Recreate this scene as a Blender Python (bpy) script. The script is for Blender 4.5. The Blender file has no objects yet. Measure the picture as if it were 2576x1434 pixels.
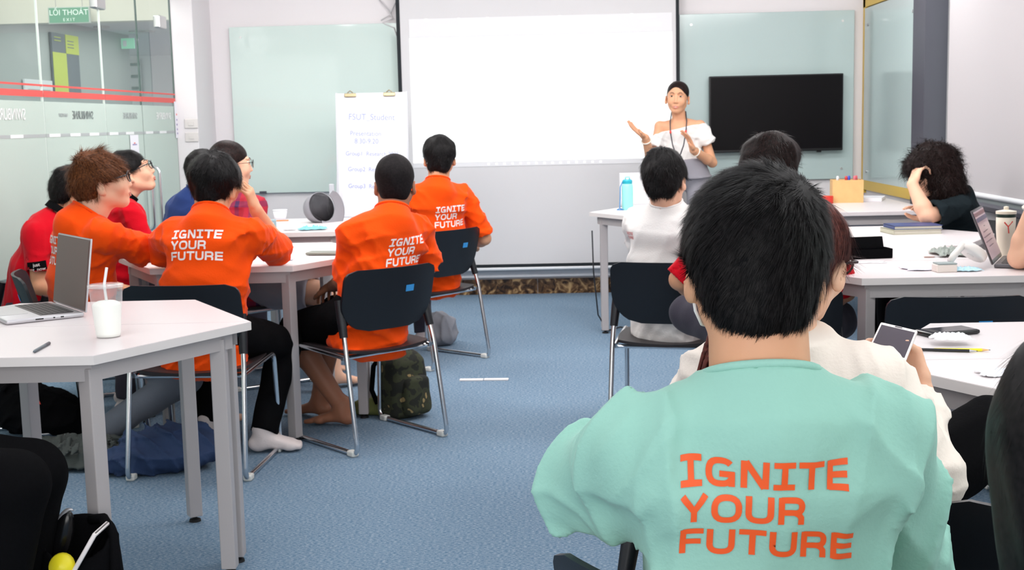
import bpy, bmesh, math, random
import numpy as np
from mathutils import Vector, Matrix, noise
from mathutils.bvhtree import BVHTree
random.seed(4); RNG = np.random.default_rng(7)
S = bpy.context.scene; COL = S.collection
R = math.radians; PI = math.pi

# ------------------------------------------------------------------ camera
YAW, PITCH, ROLL, CAMH, FPX = R(-1.983), R(7.392), R(-1.332), 1.3614, 3173.0
fw = Vector((math.sin(YAW)*math.cos(PITCH), math.cos(YAW)*math.cos(PITCH), -math.sin(PITCH)))
r0 = Vector((math.cos(YAW), -math.sin(YAW), 0)); u0 = r0.cross(fw)
rr = r0*math.cos(ROLL) + u0*math.sin(ROLL); uu = rr.cross(fw)
cam = bpy.data.objects.new('camera', bpy.data.cameras.new('camera')); COL.objects.link(cam)
cam.matrix_world = Matrix(((rr.x, uu.x, -fw.x, 0), (rr.y, uu.y, -fw.y, 0), (rr.z, uu.z, -fw.z, CAMH), (0, 0, 0, 1)))
cam.data.sensor_width = 36; cam.data.lens = FPX/2576*36; cam.data.clip_start = .05
cam.data.dof.use_dof = True; cam.data.dof.focus_distance = 2.1; cam.data.dof.aperture_fstop = 18
S.camera = cam
# ------------------------------------------------------------------ world, lights, exposure
S.view_settings.view_transform = 'Standard'; S.view_settings.look = 'None'
S.view_settings.gamma = 1; S.view_settings.use_curve_mapping = False
S.view_settings.exposure = 0.0
w = bpy.data.worlds.new('world'); S.world = w; w.use_nodes = True
w.node_tree.nodes['Background'].inputs[0].default_value = (1, .985, .97, 1)
w.node_tree.nodes['Background'].inputs[1].default_value = .95

def area(name, loc, sx, sy, energy, rot=(0, 0, 0), color=(1, .985, .96)):
    l = bpy.data.lights.new(name, 'AREA'); l.shape = 'RECTANGLE'; l.size = sx; l.size_y = sy
    l.energy = energy; l.color = color
    o = bpy.data.objects.new(name, l); COL.objects.link(o); o.location = loc; o.rotation_euler = rot
    return o
CEIL = 2.78
LAMPS = [(-1.6, 2.2), (.2, 2.2), (1.7, 2.2), (-1.6, 4.9), (.2, 4.9), (1.7, 4.9), (-1.6, 7.6), (.2, 7.6), (1.7, 7.6), (-.8, -.4), (1., -.4)]
for x, y in LAMPS:
    area('ceiling_lamp_light', (x, y, CEIL-.07), 1.15, .5, 5)
for x, y, e in [(-1.6, 2.6, 9), (1.4, 2.6, 9), (-1.6, 5.2, 11), (1.4, 5.2, 11), (-1.9, 7.9, 22), (0, 7.9, 20), (1.8, 7.9, 15)]:  # added fill points below the ceiling, no fixtures; they lift the walls
    l = bpy.data.lights.new('fill_glow', 'POINT'); l.energy = e; l.shadow_soft_size = .22; l.color = (1, .965, .95)
    o = bpy.data.objects.new('fill_glow', l); COL.objects.link(o); o.location = (x, y, 2.5)
# added frontal fill behind the camera, brightens backs and walls
area('rear_fill_light', (0, -2.9, 1.6), 4.6, 2.0, 105, (R(90), 0, 0), (1, .985, .975))
area('wall_fill_light', (-.1, 5.3, 2.66), 4.4, .3, 66, (R(62), 0, 0), (1, .97, .955))  # added fill aimed at the back wall, no fixture for it
area('corridor_light', (-3.75, 12.2, 2.37), 1.2, 3, 30, (0, 0, 0))
area('corridor_light', (-3.75, 7.8, 3.0), 1.2, 3.5, 45, (R(12), 0, 0))  # added fill for the cream bulkhead face, no fixture here

# ------------------------------------------------------------------ helpers: tags
def tag(o, label, cat, group=None):
    o['label'] = label; o['category'] = cat
    if group: o['group'] = group
    return o
def empty(name, loc, rz=0, label=None, cat=None, group=None):
    o = bpy.data.objects.new(name, None); COL.objects.link(o); o.location = loc; o.rotation_euler = (0, 0, rz)
    o.empty_display_size = .1
    if label: tag(o, label, cat, group)
    return o
def link(name, me, mats, parent=None, smooth=False):
    o = bpy.data.objects.new(name, me); COL.objects.link(o)
    for m in (mats if isinstance(mats, (list, tuple)) else [mats]): me.materials.append(m)
    if smooth and len(me.polygons): me.polygons.foreach_set('use_smooth', np.ones(len(me.polygons), bool))
    if parent: o.parent = parent
    return o
def struct(o): o['kind'] = 'structure'; return o

# ------------------------------------------------------------------ materials
MATS = {}
def mat(name, col=(.8, .8, .8), rough=.5, metal=0., spec=.5, trans=0., ior=1.45, emit=None, es=0., alpha=1., sss=0., bump=None, var=None, coat=0., sheen=0.):
    """bump=(scale,strength[,detail]); var=(scale,amount) brightness variation"""
    if name in MATS: return MATS[name]
    m = bpy.data.materials.new(name); m.use_nodes = True; nt = m.node_tree; b = nt.nodes['Principled BSDF']
    b.inputs['Base Color'].default_value = (*col, 1); b.inputs['Roughness'].default_value = rough
    b.inputs['Metallic'].default_value = metal; b.inputs['Specular IOR Level'].default_value = spec
    b.inputs['Transmission Weight'].default_value = trans; b.inputs['IOR'].default_value = ior; b.inputs['Alpha'].default_value = alpha
    b.inputs['Coat Weight'].default_value = coat; b.inputs['Sheen Weight'].default_value = sheen; b.inputs['Sheen Roughness'].default_value = .4
    if sss: b.inputs['Subsurface Weight'].default_value = sss; b.inputs['Subsurface Radius'].default_value = (1, .35, .2); b.inputs['Subsurface Scale'].default_value = .01
    if emit: b.inputs['Emission Color'].default_value = (*emit, 1); b.inputs['Emission Strength'].default_value = es
    if bump or var:
        tc = nt.nodes.new('ShaderNodeTexCoord')
    if var:
        n = nt.nodes.new('ShaderNodeTexNoise'); n.inputs['Scale'].default_value = var[0]; n.inputs['Detail'].default_value = 4
        nt.links.new(tc.outputs['Object'], n.inputs['Vector'])
        mx = nt.nodes.new('ShaderNodeMix'); mx.data_type = 'RGBA'
        a = var[1]; mx.inputs[6].default_value = (*[c*(1-a) for c in col], 1); mx.inputs[7].default_value = (*[min(1, c*(1+a)) for c in col], 1)
        nt.links.new(n.outputs['Fac'], mx.inputs[0]); nt.links.new(mx.outputs[2], b.inputs['Base Color'])
    if bump:
        n = nt.nodes.new('ShaderNodeTexNoise'); n.inputs['Scale'].default_value = bump[0]; n.inputs['Detail'].default_value = bump[2] if len(bump) > 2 else 3
        nt.links.new(tc.outputs['Object'], n.inputs['Vector'])
        bp = nt.nodes.new('ShaderNodeBump'); bp.inputs['Strength'].default_value = bump[1]; bp.inputs['Distance'].default_value = .01
        nt.links.new(n.outputs['Fac'], bp.inputs['Height']); nt.links.new(bp.outputs['Normal'], b.inputs['Normal'])
    MATS[name] = m; return m
def sr(r, g, b):
    f = lambda c: (c/255/12.92) if c/255 <= .04045 else ((c/255+.055)/1.055)**2.4
    return (f(r), f(g), f(b))

wall_m = mat('wall_paint', sr(226, 222, 224), .6, bump=(60, .02))
carpet_m = mat('carpet_blue', sr(84, 124, 164), .95, spec=.1)
def carpet_nodes(m):
    nt = m.node_tree; b = nt.nodes['Principled BSDF']; tc = nt.nodes.new('ShaderNodeTexCoord')
    mp = nt.nodes.new('ShaderNodeMapping'); mp.inputs['Scale'].default_value = (70, 190, 1); nt.links.new(tc.outputs['Object'], mp.inputs['Vector'])
    n = nt.nodes.new('ShaderNodeTexNoise'); n.inputs['Scale'].default_value = 1.2; n.inputs['Detail'].default_value = 3; n.inputs['Roughness'].default_value = .7
    nt.links.new(mp.outputs[0], n.inputs['Vector'])
    n2 = nt.nodes.new('ShaderNodeTexNoise'); n2.inputs['Scale'].default_value = 1.3; n2.inputs['Detail'].default_value = 5; nt.links.new(tc.outputs['Object'], n2.inputs['Vector'])
    cr = nt.nodes.new('ShaderNodeValToRGB'); e = cr.color_ramp.elements
    e[0].position = .40; e[0].color = (*sr(88, 118, 142), 1); e[1].position = .62; e[1].color = (*sr(154, 168, 182), 1)
    e2 = cr.color_ramp.elements.new(.5); e2.color = (*sr(114, 138, 160), 1)
    nt.links.new(n.outputs['Fac'], cr.inputs[0])
    mx = nt.nodes.new('ShaderNodeMix'); mx.data_type = 'RGBA'; mx.blend_type = 'MULTIPLY'; mx.inputs[0].default_value = .35
    cr2 = nt.nodes.new('ShaderNodeValToRGB'); cr2.color_ramp.elements[0].position = .3; cr2.color_ramp.elements[0].color = (.7, .72, .75, 1); cr2.color_ramp.elements[1].position = .65
    nt.links.new(n2.outputs['Fac'], cr2.inputs[0])
    nt.links.new(cr.outputs[0], mx.inputs[6]); nt.links.new(cr2.outputs[0], mx.inputs[7]); nt.links.new(mx.outputs[2], b.inputs['Base Color'])
    bp = nt.nodes.new('ShaderNodeBump'); bp.inputs['Strength'].default_value = .5; bp.inputs['Distance'].default_value = .004
    nt.links.new(n.outputs['Fac'], bp.inputs['Height']); nt.links.new(bp.outputs[0], b.inputs['Normal'])
carpet_nodes(carpet_m)
marble_m = mat('brown_marble', (.1, .06, .03), .15)
def marble_nodes(m):
    nt = m.node_tree; b = nt.nodes['Principled BSDF']; tc = nt.nodes.new('ShaderNodeTexCoord')
    n = nt.nodes.new('ShaderNodeTexNoise'); n.inputs['Scale'].default_value = 16; n.inputs['Detail'].default_value = 6; n.inputs['Distortion'].default_value = 1.2
    nt.links.new(tc.outputs['Object'], n.inputs['Vector'])
    cr = nt.nodes.new('ShaderNodeValToRGB'); e = cr.color_ramp.elements
    e[0].position = .38; e[0].color = (*sr(38, 26, 18), 1); e[1].position = .68; e[1].color = (*sr(176, 146, 104), 1)
    x = cr.color_ramp.elements.new(.52); x.color = (*sr(92, 66, 42), 1)
    nt.links.new(n.outputs['Fac'], cr.inputs[0]); nt.links.new(cr.outputs[0], b.inputs['Base Color'])
marble_nodes(marble_m)
top_m = mat('white_laminate', sr(229, 221, 222), .32, spec=.4)
edge_m = mat('laminate_edge', sr(222, 216, 214), .45)
steel_paint = mat('grey_painted_steel', sr(176, 170, 170), .4, bump=(300, .03))
chrome = mat('chrome', (.72, .73, .75), .18, 1.0)
chair_plastic = mat('black_plastic', sr(20, 24, 30), .42, bump=(500, .05))
seat_m = mat('dark_seat', sr(34, 28, 30), .5)
sticker_m = mat('blue_sticker', sr(60, 150, 215), .4)
rubber = mat('dark_rubber', sr(20, 20, 22), .7)
white_cap = mat('white_plastic_cap', sr(215, 215, 210), .5)
glass_board = mat('mint_glass_board', sr(203, 219, 214), .05, spec=.5, coat=.3)
glass_board2 = mat('blue_green_glass_board', sr(180, 198, 197), .12, spec=.5)
board_edge = mat('board_edge', sr(150, 170, 165), .3)
screen_m = mat('projection_fabric', sr(214, 213, 215), .8, spec=.1)
screen_black = mat('screen_border_black', sr(18, 26, 32), .7)
lit_m = mat('projected_light', sr(235, 240, 238), .8, emit=(1., 1., 1.), es=.62, spec=.1)
lit_dim = mat('projected_dim', sr(225, 225, 228), .8, emit=(1, 1, 1), es=.05, spec=.1)
lit_green = mat('projected_green', sr(205, 235, 215), .8, emit=(.8, 1, .88), es=.45)
lit_red = mat('projected_red', sr(240, 205, 205), .8, emit=(1, .8, .8), es=.4)
lit_icon = mat('projected_icon', sr(235, 235, 235), .8, emit=(1, 1, 1), es=.3)
metal_grey = mat('brushed_metal', (.55, .55, .55), .3, .9)
yellow_m = mat('yellow_frame', sr(214, 178, 62), .4)
dark_col = mat('charcoal_frame', sr(70, 70, 80), .5)
blind_m = mat('roller_blind', sr(188, 184, 186), .85, spec=.1)
tv_m = mat('tv_black_panel', sr(12, 10, 13), .35, spec=.12)
tv_edge = mat('tv_bezel', sr(12, 14, 18), .3)
def glass_mat(name, tint, alpha, rough=0.0, dcol=(206, 220, 212)):
    m = bpy.data.materials.new(name); m.use_nodes = True; nt = m.node_tree; nt.nodes.clear()
    out = nt.nodes.new('ShaderNodeOutputMaterial'); tr = nt.nodes.new('ShaderNodeBsdfTransparent'); tr.inputs[0].default_value = (*tint, 1)
    gl = nt.nodes.new('ShaderNodeBsdfGlossy'); gl.inputs['Roughness'].default_value = rough; gl.inputs[0].default_value = (1, 1, 1, 1)
    fr = nt.nodes.new('ShaderNodeFresnel'); fr.inputs[0].default_value = 1.5
    mul = nt.nodes.new('ShaderNodeMath'); mul.operation = 'MULTIPLY'; geo = nt.nodes.new('ShaderNodeNewGeometry'); inv = nt.nodes.new('ShaderNodeMath'); inv.operation = 'SUBTRACT'; inv.inputs[0].default_value = .8; nt.links.new(geo.outputs['Backfacing'], inv.inputs[1]); inv.use_clamp = True
    nt.links.new(fr.outputs[0], mul.inputs[0]); nt.links.new(inv.outputs[0], mul.inputs[1])
    mx = nt.nodes.new('ShaderNodeMixShader'); nt.links.new(mul.outputs[0], mx.inputs[0]); nt.links.new(tr.outputs[0], mx.inputs[1]); nt.links.new(gl.outputs[0], mx.inputs[2])
    last = mx
    if alpha > 0:
        df = nt.nodes.new('ShaderNodeBsdfDiffuse'); df.inputs[0].default_value = (*sr(*dcol), 1)
        m2 = nt.nodes.new('ShaderNodeMixShader'); m2.inputs[0].default_value = alpha
        nt.links.new(mx.outputs[0], m2.inputs[1]); nt.links.new(df.outputs[0], m2.inputs[2]); last = m2
    nt.links.new(last.outputs[0], out.inputs[0]); MATS[name] = m; return m
clear_glass = glass_mat('clear_glass', (.93, .97, .95), .0)
frost_m = glass_mat('frosted_film', (.93, .97, .95), .72, .2)
red_film = mat('red_film', sr(222, 84, 78), .5); grey_film = mat('grey_film', sr(172, 178, 178), .5); white_film = mat('white_film', sr(236, 238, 238), .5)
dgrey_film = mat('dark_line_film', sr(120, 128, 120), .5)
glass_edge = mat('glass_edge_green', sr(60, 84, 78), .3)
glass_edge_l = mat('glass_edge_light', sr(226, 234, 228), .3)

# ------------------------------------------------------------------ mesh helpers
class MB:
    def __init__(s): s.v = []; s.f = []; s.mi = []; s.cur = 0
    def box(s, c, d, rz=0, rot=None, bev=0):
        M = rot if rot is not None else Matrix.Rotation(rz, 3, 'Z')
        n = len(s.v)
        hx, hy, hz = d[0]/2, d[1]/2, d[2]/2
        if bev > 0:
            b = min(bev, hx*.9, hy*.9, hz*.9); rings = []
            for z, ins in ((-hz, b), (-hz+b*.3, b*.3), (-hz+b, 0), (hz-b, 0), (hz-b*.3, b*.3), (hz, b)):
                ring = []
                X, Y = hx-ins, hy-ins
                for sx, sy in ((1, 1), (-1, 1), (-1, -1), (1, -1)):
                    q = [(X, Y-b), (X-b*.3, Y-b*.3), (X-b, Y)] if sx*sy > 0 else [(X-b, Y), (X-b*.3, Y-b*.3), (X, Y-b)]
                    for px, py in q: ring.append((px*sx, py*sy, z))
                rings.append(ring)
            k = len(rings[0])
            for ring in rings:
                for p in ring: s.v.append(tuple(M @ Vector(p) + Vector(c)))
            for i in range(5):
                for j in range(k):
                    s.f.append((n+i*k+j, n+i*k+(j+1) % k, n+(i+1)*k+(j+1) % k, n+(i+1)*k+j)); s.mi.append(s.cur)
            s.f.append(tuple(n+j for j in reversed(range(k)))); s.f.append(tuple(n+5*k+j for j in range(k))); s.mi += [s.cur]*2
            return s
        for sx in (-1, 1):
            for sy in (-1, 1):
                for sz in (-1, 1): s.v.append(tuple(M @ Vector((sx*hx, sy*hy, sz*hz)) + Vector(c)))
        for f in ((0, 1, 3, 2), (4, 6, 7, 5), (0, 4, 5, 1), (2, 3, 7, 6), (0, 2, 6, 4), (1, 5, 7, 3)):
            s.f.append(tuple(n+i for i in f)); s.mi.append(s.cur)
        return s
    def prism(s, pts, z0, z1):
        n = len(s.v); k = len(pts)
        for z in (z0, z1):
            for p in pts: s.v.append((p[0], p[1], z))
        s.f.append(tuple(n+i for i in reversed(range(k)))); s.f.append(tuple(n+k+i for i in range(k))); s.mi += [s.cur]*2
        for i in range(k): s.f.append((n+i, n+(i+1) % k, n+k+(i+1) % k, n+k+i)); s.mi.append(s.cur)
        return s
    def tube(s, pts, r, seg=10, closed=False, caps=True):
        P = [Vector(p) for p in pts]; n = len(P); rs = r if isinstance(r, (list, tuple)) else [r]*n
        base = len(s.v); up = None
        for i in range(n):
            if closed: t = (P[(i+1) % n]-P[i-1]).normalized()
            else: t = (P[min(i+1, n-1)]-P[max(i-1, 0)]).normalized()
            if up is None:
                up = Vector((0, 0, 1)) if abs(t.z) < .9 else Vector((1, 0, 0))
            a = (up - t*up.dot(t)).normalized(); b = t.cross(a); up = a
            for j in range(seg):
                th = 2*PI*j/seg; s.v.append(tuple(P[i]+(a*math.cos(th)+b*math.sin(th))*rs[i]))
        m = n if closed else n-1
        for i in range(m):
            for j in range(seg):
                i2 = (i+1) % n
                s.f.append((base+i*seg+j, base+i*seg+(j+1) % seg, base+i2*seg+(j+1) % seg, base+i2*seg+j)); s.mi.append(s.cur)
        if caps and not closed:
            s.f.append(tuple(base+j for j in reversed(range(seg)))); s.f.append(tuple(base+(n-1)*seg+j for j in range(seg))); s.mi += [s.cur]*2
        return s
    def lathe(s, prof, c=(0, 0, 0), seg=32, M=None):
        base = len(s.v); n = len(prof); M = M or Matrix.Identity(3)
        for r, z in prof:
            for j in range(seg):
                th = 2*PI*j/seg; s.v.append(tuple(M @ Vector((r*math.cos(th), r*math.sin(th), z)) + Vector(c)))
        for i in range(n-1):
            for j in range(seg):
                s.f.append((base+i*seg+j, base+i*seg+(j+1) % seg, base+(i+1)*seg+(j+1) % seg, base+(i+1)*seg+j)); s.mi.append(s.cur)
        if prof[0][0] > 1e-6: s.f.append(tuple(base+j for j in reversed(range(seg)))); s.mi.append(s.cur)
        if prof[-1][0] > 1e-6: s.f.append(tuple(base+(n-1)*seg+j for j in range(seg))); s.mi.append(s.cur)
        return s
    def grid(s, fn, nu, nv):
        base = len(s.v)
        for i in range(nu+1):
            for j in range(nv+1): s.v.append(tuple(fn(i/nu, j/nv)))
        for i in range(nu):
            for j in range(nv):
                a = base+i*(nv+1)+j; s.f.append((a, a+nv+1, a+nv+2, a+1)); s.mi.append(s.cur)
        return s
    def build(s, name, mats, parent=None, smooth=False, angle=None):
        me = bpy.data.meshes.new(name); me.from_pydata(s.v, [], s.f); me.update()
        o = link(name, me, mats, parent, smooth)
        me.polygons.foreach_set('material_index', s.mi)
        if angle is not None:
            me.polygons.foreach_set('use_smooth', np.ones(len(me.polygons), bool)); me.set_sharp_from_angle(angle=R(angle))
        return o
def arc(p0, p1, p2, n=5, r=.05):
    """round the corner at p1"""
    p0, p1, p2 = Vector(p0), Vector(p1), Vector(p2)
    a = p1+(p0-p1).normalized()*r; b = p1+(p2-p1).normalized()*r
    return [a*(1-t)**2+p1*2*t*(1-t)+b*t*t for t in [i/n for i in range(n+1)]]
def rpath(pts, r=.05, n=5):
    out = [Vector(pts[0])]
    for i in range(1, len(pts)-1): out += arc(pts[i-1], pts[i], pts[i+1], n, r)
    out.append(Vector(pts[-1])); return out

# ------------------------------------------------------------------ room shell
WY, WX, GX = 9.94, 2.42, -2.82
struct(MB().box((-1.2, 6, -.05), (14, 26, .1)).build('floor', carpet_m))
struct(MB().box(((-2.66+2.6)/2, WY+.1, CEIL/2), (5.4, .2, CEIL)).build('wall_back', wall_m))
# right wall: piece with the board, then window opening (y 2..8.0) with sill
b = MB()
b.box((WX+.1, 9.1, CEIL/2), (.2, 1.9, CEIL))
b.box((WX+.1, 3.1, .4), (.2, 10.2, .8)); b.box((WX+.1, 3.1, 2.66), (.2, 10.2, .24)); b.box((WX+.1, -1.6, CEIL/2), (.2, .8, CEIL))
struct(b.build('wall_right', wall_m))
struct(MB().box((-.2, 3.5, CEIL+.05), (5.4, 13.2, .1)).build('ceiling', mat('ceiling_white', sr(235, 235, 235), .8)))
# baseboard of brown marble with a thin skirting trunk
b = MB()
for i in range(7):
    b.box((-2.3+.72*i+.36, WY-.008, .06), (.716, .016, .12))
struct(b.build('baseboard_back', marble_m))
b = MB(); b.box((-.15, WY-.02, .165), (5.1, .04, .06), bev=.008); b.box((-.15, WY-.006, .225), (5.1, .012, .05))
struct(b.build('trim_1', mat('white_trunking', sr(228, 228, 232), .4)))
struct(MB().box((-2.735, WY-.25, CEIL/2), (.17, .5, CEIL), bev=.005).build('wall_pillar', wall_m))

# pillar plates
for (z, lab) in ((1.40, 'upper blank switch plate on the white pillar by the glass door'), (1.30, 'lower blank switch plate on the white pillar by the glass door')):
    o = empty('switch_plate', (-2.70, WY-.505, z), 0, lab, 'switch', 'plates on the pillar')
    MB().box((0, 0, 0), (.1, .012, .07), bev=.004).build('plate', mat('offwhite_plate', sr(215, 210, 208), .4), o)
    MB().box((0, -.008, 0), (.04, .006, .03), bev=.002).build('rocker', mat('offwhite_plate'), o)

# glass boards on the back wall
def wall_board(name, x0, x1, z0, z1, m, label, wy=WY):
    t = empty(name, ((x0+x1)/2, wy-.03, z0), 0, label, 'board')
    MB().box((0, 0, (z1-z0)/2), (x1-x0, .012, z1-z0), bev=.003).build('glass_panel', m, t)
    for sx in (-1, 1):
        for zz in (.08, z1-z0-.08):
            MB().lathe([(.0, -.012), (.009, -.012), (.009, .012), (0, .012)], (sx*((x1-x0)/2-.09), 0, zz), 14, Matrix.Rotation(PI/2, 3, 'X')).build('stand_off', metal_grey, t)
    return t
wall_board('glass_board', -2.50, -1.05, .845, 2.137, glass_board, 'large mint glass writing board to the left of the projection screen')
wall_board('glass_board', .99, 2.325, .86, 2.145, glass_board2, 'pale blue-green glass board behind the television')
MB().box((-2.29, WY-.045, .85), (.05, .03, .02)).build('board_clip', dark_col, None).name = 'board_clip'
tag(bpy.data.objects['board_clip'], 'small dark clip at the bottom edge of the mint glass board', 'clip')

# projection screen
t = empty('projection_screen', (-.1, WY-.12, .23), 0, 'pulled-down white projection screen with black borders showing a bright page', 'screen')
x0, x1, zt, zb = -1.155+.1, .955+.1, 2.72-.23, .245-.23
b = MB(); b.box(((x0+x1)/2, 0, (zt+zb)/2), (x1-x0, .004, zt-zb)); b.build('fabric', screen_m, t)
b = MB(); b.box((x0-.012, -.003, (zt+zb)/2), (.028, .008, zt-zb)); b.box((x1+.012, -.003, (zt+zb)/2), (.024, .008, zt-zb)); b.box(((x0+x1)/2, -.003, zb-.004), (x1-x0+.05, .012, .022)); b.build('black_border', screen_black, t)
MB().tube([(x0-.06, 0, zb-.03), (x1+.06, 0, zb-.03)], .014, 12).build('bottom_bar', mat('white_bar', sr(225, 228, 232), .3), t, angle=40)
MB().box(((x0+x1)/2, .0, zt-.0), (x1-x0+.2, .09, .1), bev=.02).build('screen_case', mat('white_bar'), t)
pi = MB(); zo = -.23
pi.box((-.08+.1-.0, -.005, (2.012+1.055)/2+zo), (2.01, .002, .957))
im = pi.build('projected_page', lit_m, t)
b = MB(); b.box((.02, -.005, 2.085+zo), (2.01, .002, .14)); b.build('projected_header', lit_dim, t)
b = MB(); b.box((.02, -.005, 1.036+zo), (2.01, .002, .034)); b.build('projected_taskbar', lit_dim, t)
b = MB()
for xx, zz, ww, hh in ((-.87, 1.772, .13, .055), (.82, 1.987, .2, .035)): MB().box((xx+.1, -.0075, zz+zo), (ww, .002, hh)).build('green_button', lit_green, t)
b = MB(); b.lathe([(0, 0), (.02, 0), (.02, .003), (0, .003)], (-.495+.1, -.007, 1.37+zo), 20, Matrix.Rotation(PI/2, 3, 'X')); b.build('red_dot', lit_red, t)
icons = []
for i in range(15): icons.append(((-.5+.062*i+.1, -.0075, 1.037+zo), (.018, .002, .016)))
for xx in (-.95, -.70, -.48, .07, .62): icons.append(((xx+.1, -.0075, 2.145+zo), (.022, .002, .02)))
for xx, ww in ((-.62, .16), (-.39, .16), (-.1, .22), (.2, .24), (.74, .12)): icons.append(((xx+.1, -.0075, 2.125+zo), (ww, .002, .008)))
icons += [((-.62+.1, -.0075, 2.072+zo), (.42, .002, .012)), ((.78+.1, -.0075, 2.072+zo), (.12, .002, .02))]
for c_, d_ in icons: MB().box(c_, d_).build('projected_icon', lit_icon, t)

# television
t = empty('television', (1.718, WY-.09, 1.09), R(0), 'large black wall-mounted flat television, switched off', 'television')
MB().box((0, 0, .285), (1.02, .05, .585), bev=.006).build('bezel', tv_edge, t)
MB().box((0, -.027, .29), (1.0, .004, .555)).build('display', tv_m, t)
MB().box((.33, -.01, -.012), (.035, .02, .014)).build('sensor', tv_edge, t)
MB().box((0, .045, .28), (.3, .06, .3)).build('wall_mount', dark_col, t)

# right wall: yellow framed board, charcoal column, roller blind, window
t = empty('framed_glass_board', (WX-.01, 9.15, .78), 0, 'tall mint glass board in a yellow frame on the right wall', 'board')
b = MB()
for yy, ww in ((8.385, .05), (9.895, .06)): b.box((0, yy-9.15, .72), (.03, ww, 1.5))
for zz, hh in ((.035, .075), (1.42, .08)): b.box((0, 0, zz), (.03, 1.57, hh))
b.build('yellow_frame', yellow_m, t)
MB().box((-.004, -.01, .72), (.024, 1.46, 1.3)).build('glass_panel', glass_board2, t)
for yy in (-.6, .6):
    for zz in (.14, 1.24): MB().lathe([(0, -.01), (.01, -.01), (.01, .01), (0, .01)], (-.018, yy, zz), 12, Matrix.Rotation(PI/2, 3, 'Y')).build('stand_off', metal_grey, t)
struct(MB().box((WX-.02, 8.2, CEIL/2), (.14, .27, CEIL)).build('trim_2', dark_col))
struct(MB().box((WX+.0, 4.3, .835), (.2, 7.5, .03), bev=.005).build('window_sill', dark_col))
t = struct(empty('window_1', (WX+.14, 4.3, .85)))
b = MB()
for yy in (-3.7, -1.85, 0, 1.85, 3.7): b.box((0, yy, .85), (.05, .05, 1.7))
for zz in (.03, 1.67): b.box((0, 0, zz), (.05, 7.4, .05))
b.build('window_frame', dark_col, t)
MB().box((.01, 0, .85), (.008, 7.4, 1.65)).build('glass', clear_glass, t)
MB().box((.06, 0, .85), (.01, 7.5, 1.8)).build('daylight_pane', mat('daylit_frosted_pane', (.9, .9, .9), .8, emit=(1, 1, 1), es=1.3), t)
t = empty('roller_blind', (WX-.005, 5.5, 0), 0, 'large pale grey roller blind pulled down over the window on the right wall', 'blind')
MB().box((0, -.05, 1.77), (.004, 4.8, 1.75)).build('blind_fabric', blind_m, t)
MB().tube([(0, -2.45, .885), (0, 2.35, .885)], .016, 10).build('bottom_rail', mat('white_bar'), t, angle=40)
MB().tube([(0, -2.45, 2.68), (0, 2.35, 2.68)], .03, 12).build('roller_tube', mat('white_bar'), t, angle=40)

# loose cable above left board
b = MB(); b.tube([(-1.32, WY-.02, 2.32), (-1.25, WY-.03, 2.24), (-1.22, WY-.03, 2.17), (-1.3, WY-.04, 2.14), (-1.21, WY-.04, 2.1), (-1.19, WY-.04, 2.04)], .005, 8)
b.tube([(-1.18, WY-.02, 2.32), (-1.24, WY-.03, 2.2), (-1.31, WY-.03, 2.16)], .004, 8)
tag(b.build('cable', mat('white_cable', sr(200, 198, 200), .5), smooth=True), 'thin pale cable hanging above the mint glass board', 'cable')

# ceiling lamps (panels)
for i, (x, y) in enumerate(LAMPS):
    t = empty('ceiling_lamp', (x, y, CEIL), 0, 'flat white rectangular ceiling lamp above the tables', 'lamp', 'ceiling lamps')
    MB().box((0, 0, -.015), (1.22, .6, .03), bev=.006).build('lamp_frame', mat('white_bar'), t)
    MB().box((0, 0, -.034), (1.16, .54, .006)).build('diffuser', mat('lamp_diffuser', (.95, .95, .95), .6, emit=(1, 1, 1), es=3.0), t)

# ------------------------------------------------------------------ text helper (font based, flat signs)
def textmesh(body, size, name, m, parent, M, extrude=.0006, align='CENTER', mirror=False, sx=1.):
    cu = bpy.data.curves.new(name, 'FONT'); cu.body = body; cu.size = size; cu.extrude = extrude; cu.align_x = align; cu.align_y = 'CENTER'
    to = bpy.data.objects.new(name+'_tmp', cu); COL.objects.link(to)
    dg = bpy.context.evaluated_depsgraph_get(); me = bpy.data.meshes.new_from_object(to.evaluated_get(dg))
    bpy.data.objects.remove(to); bpy.data.curves.remove(cu)
    Sx = Matrix.Diagonal((-sx if mirror else sx, 1, 1, 1))
    me.transform(M @ Sx); me.materials.clear()
    return link(name, me, m, parent)
def MX(loc, rx=0, rz=0): return Matrix.Translation(loc) @ Matrix.Rotation(rz, 4, 'Z') @ Matrix.Rotation(rx, 4, 'X')

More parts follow.
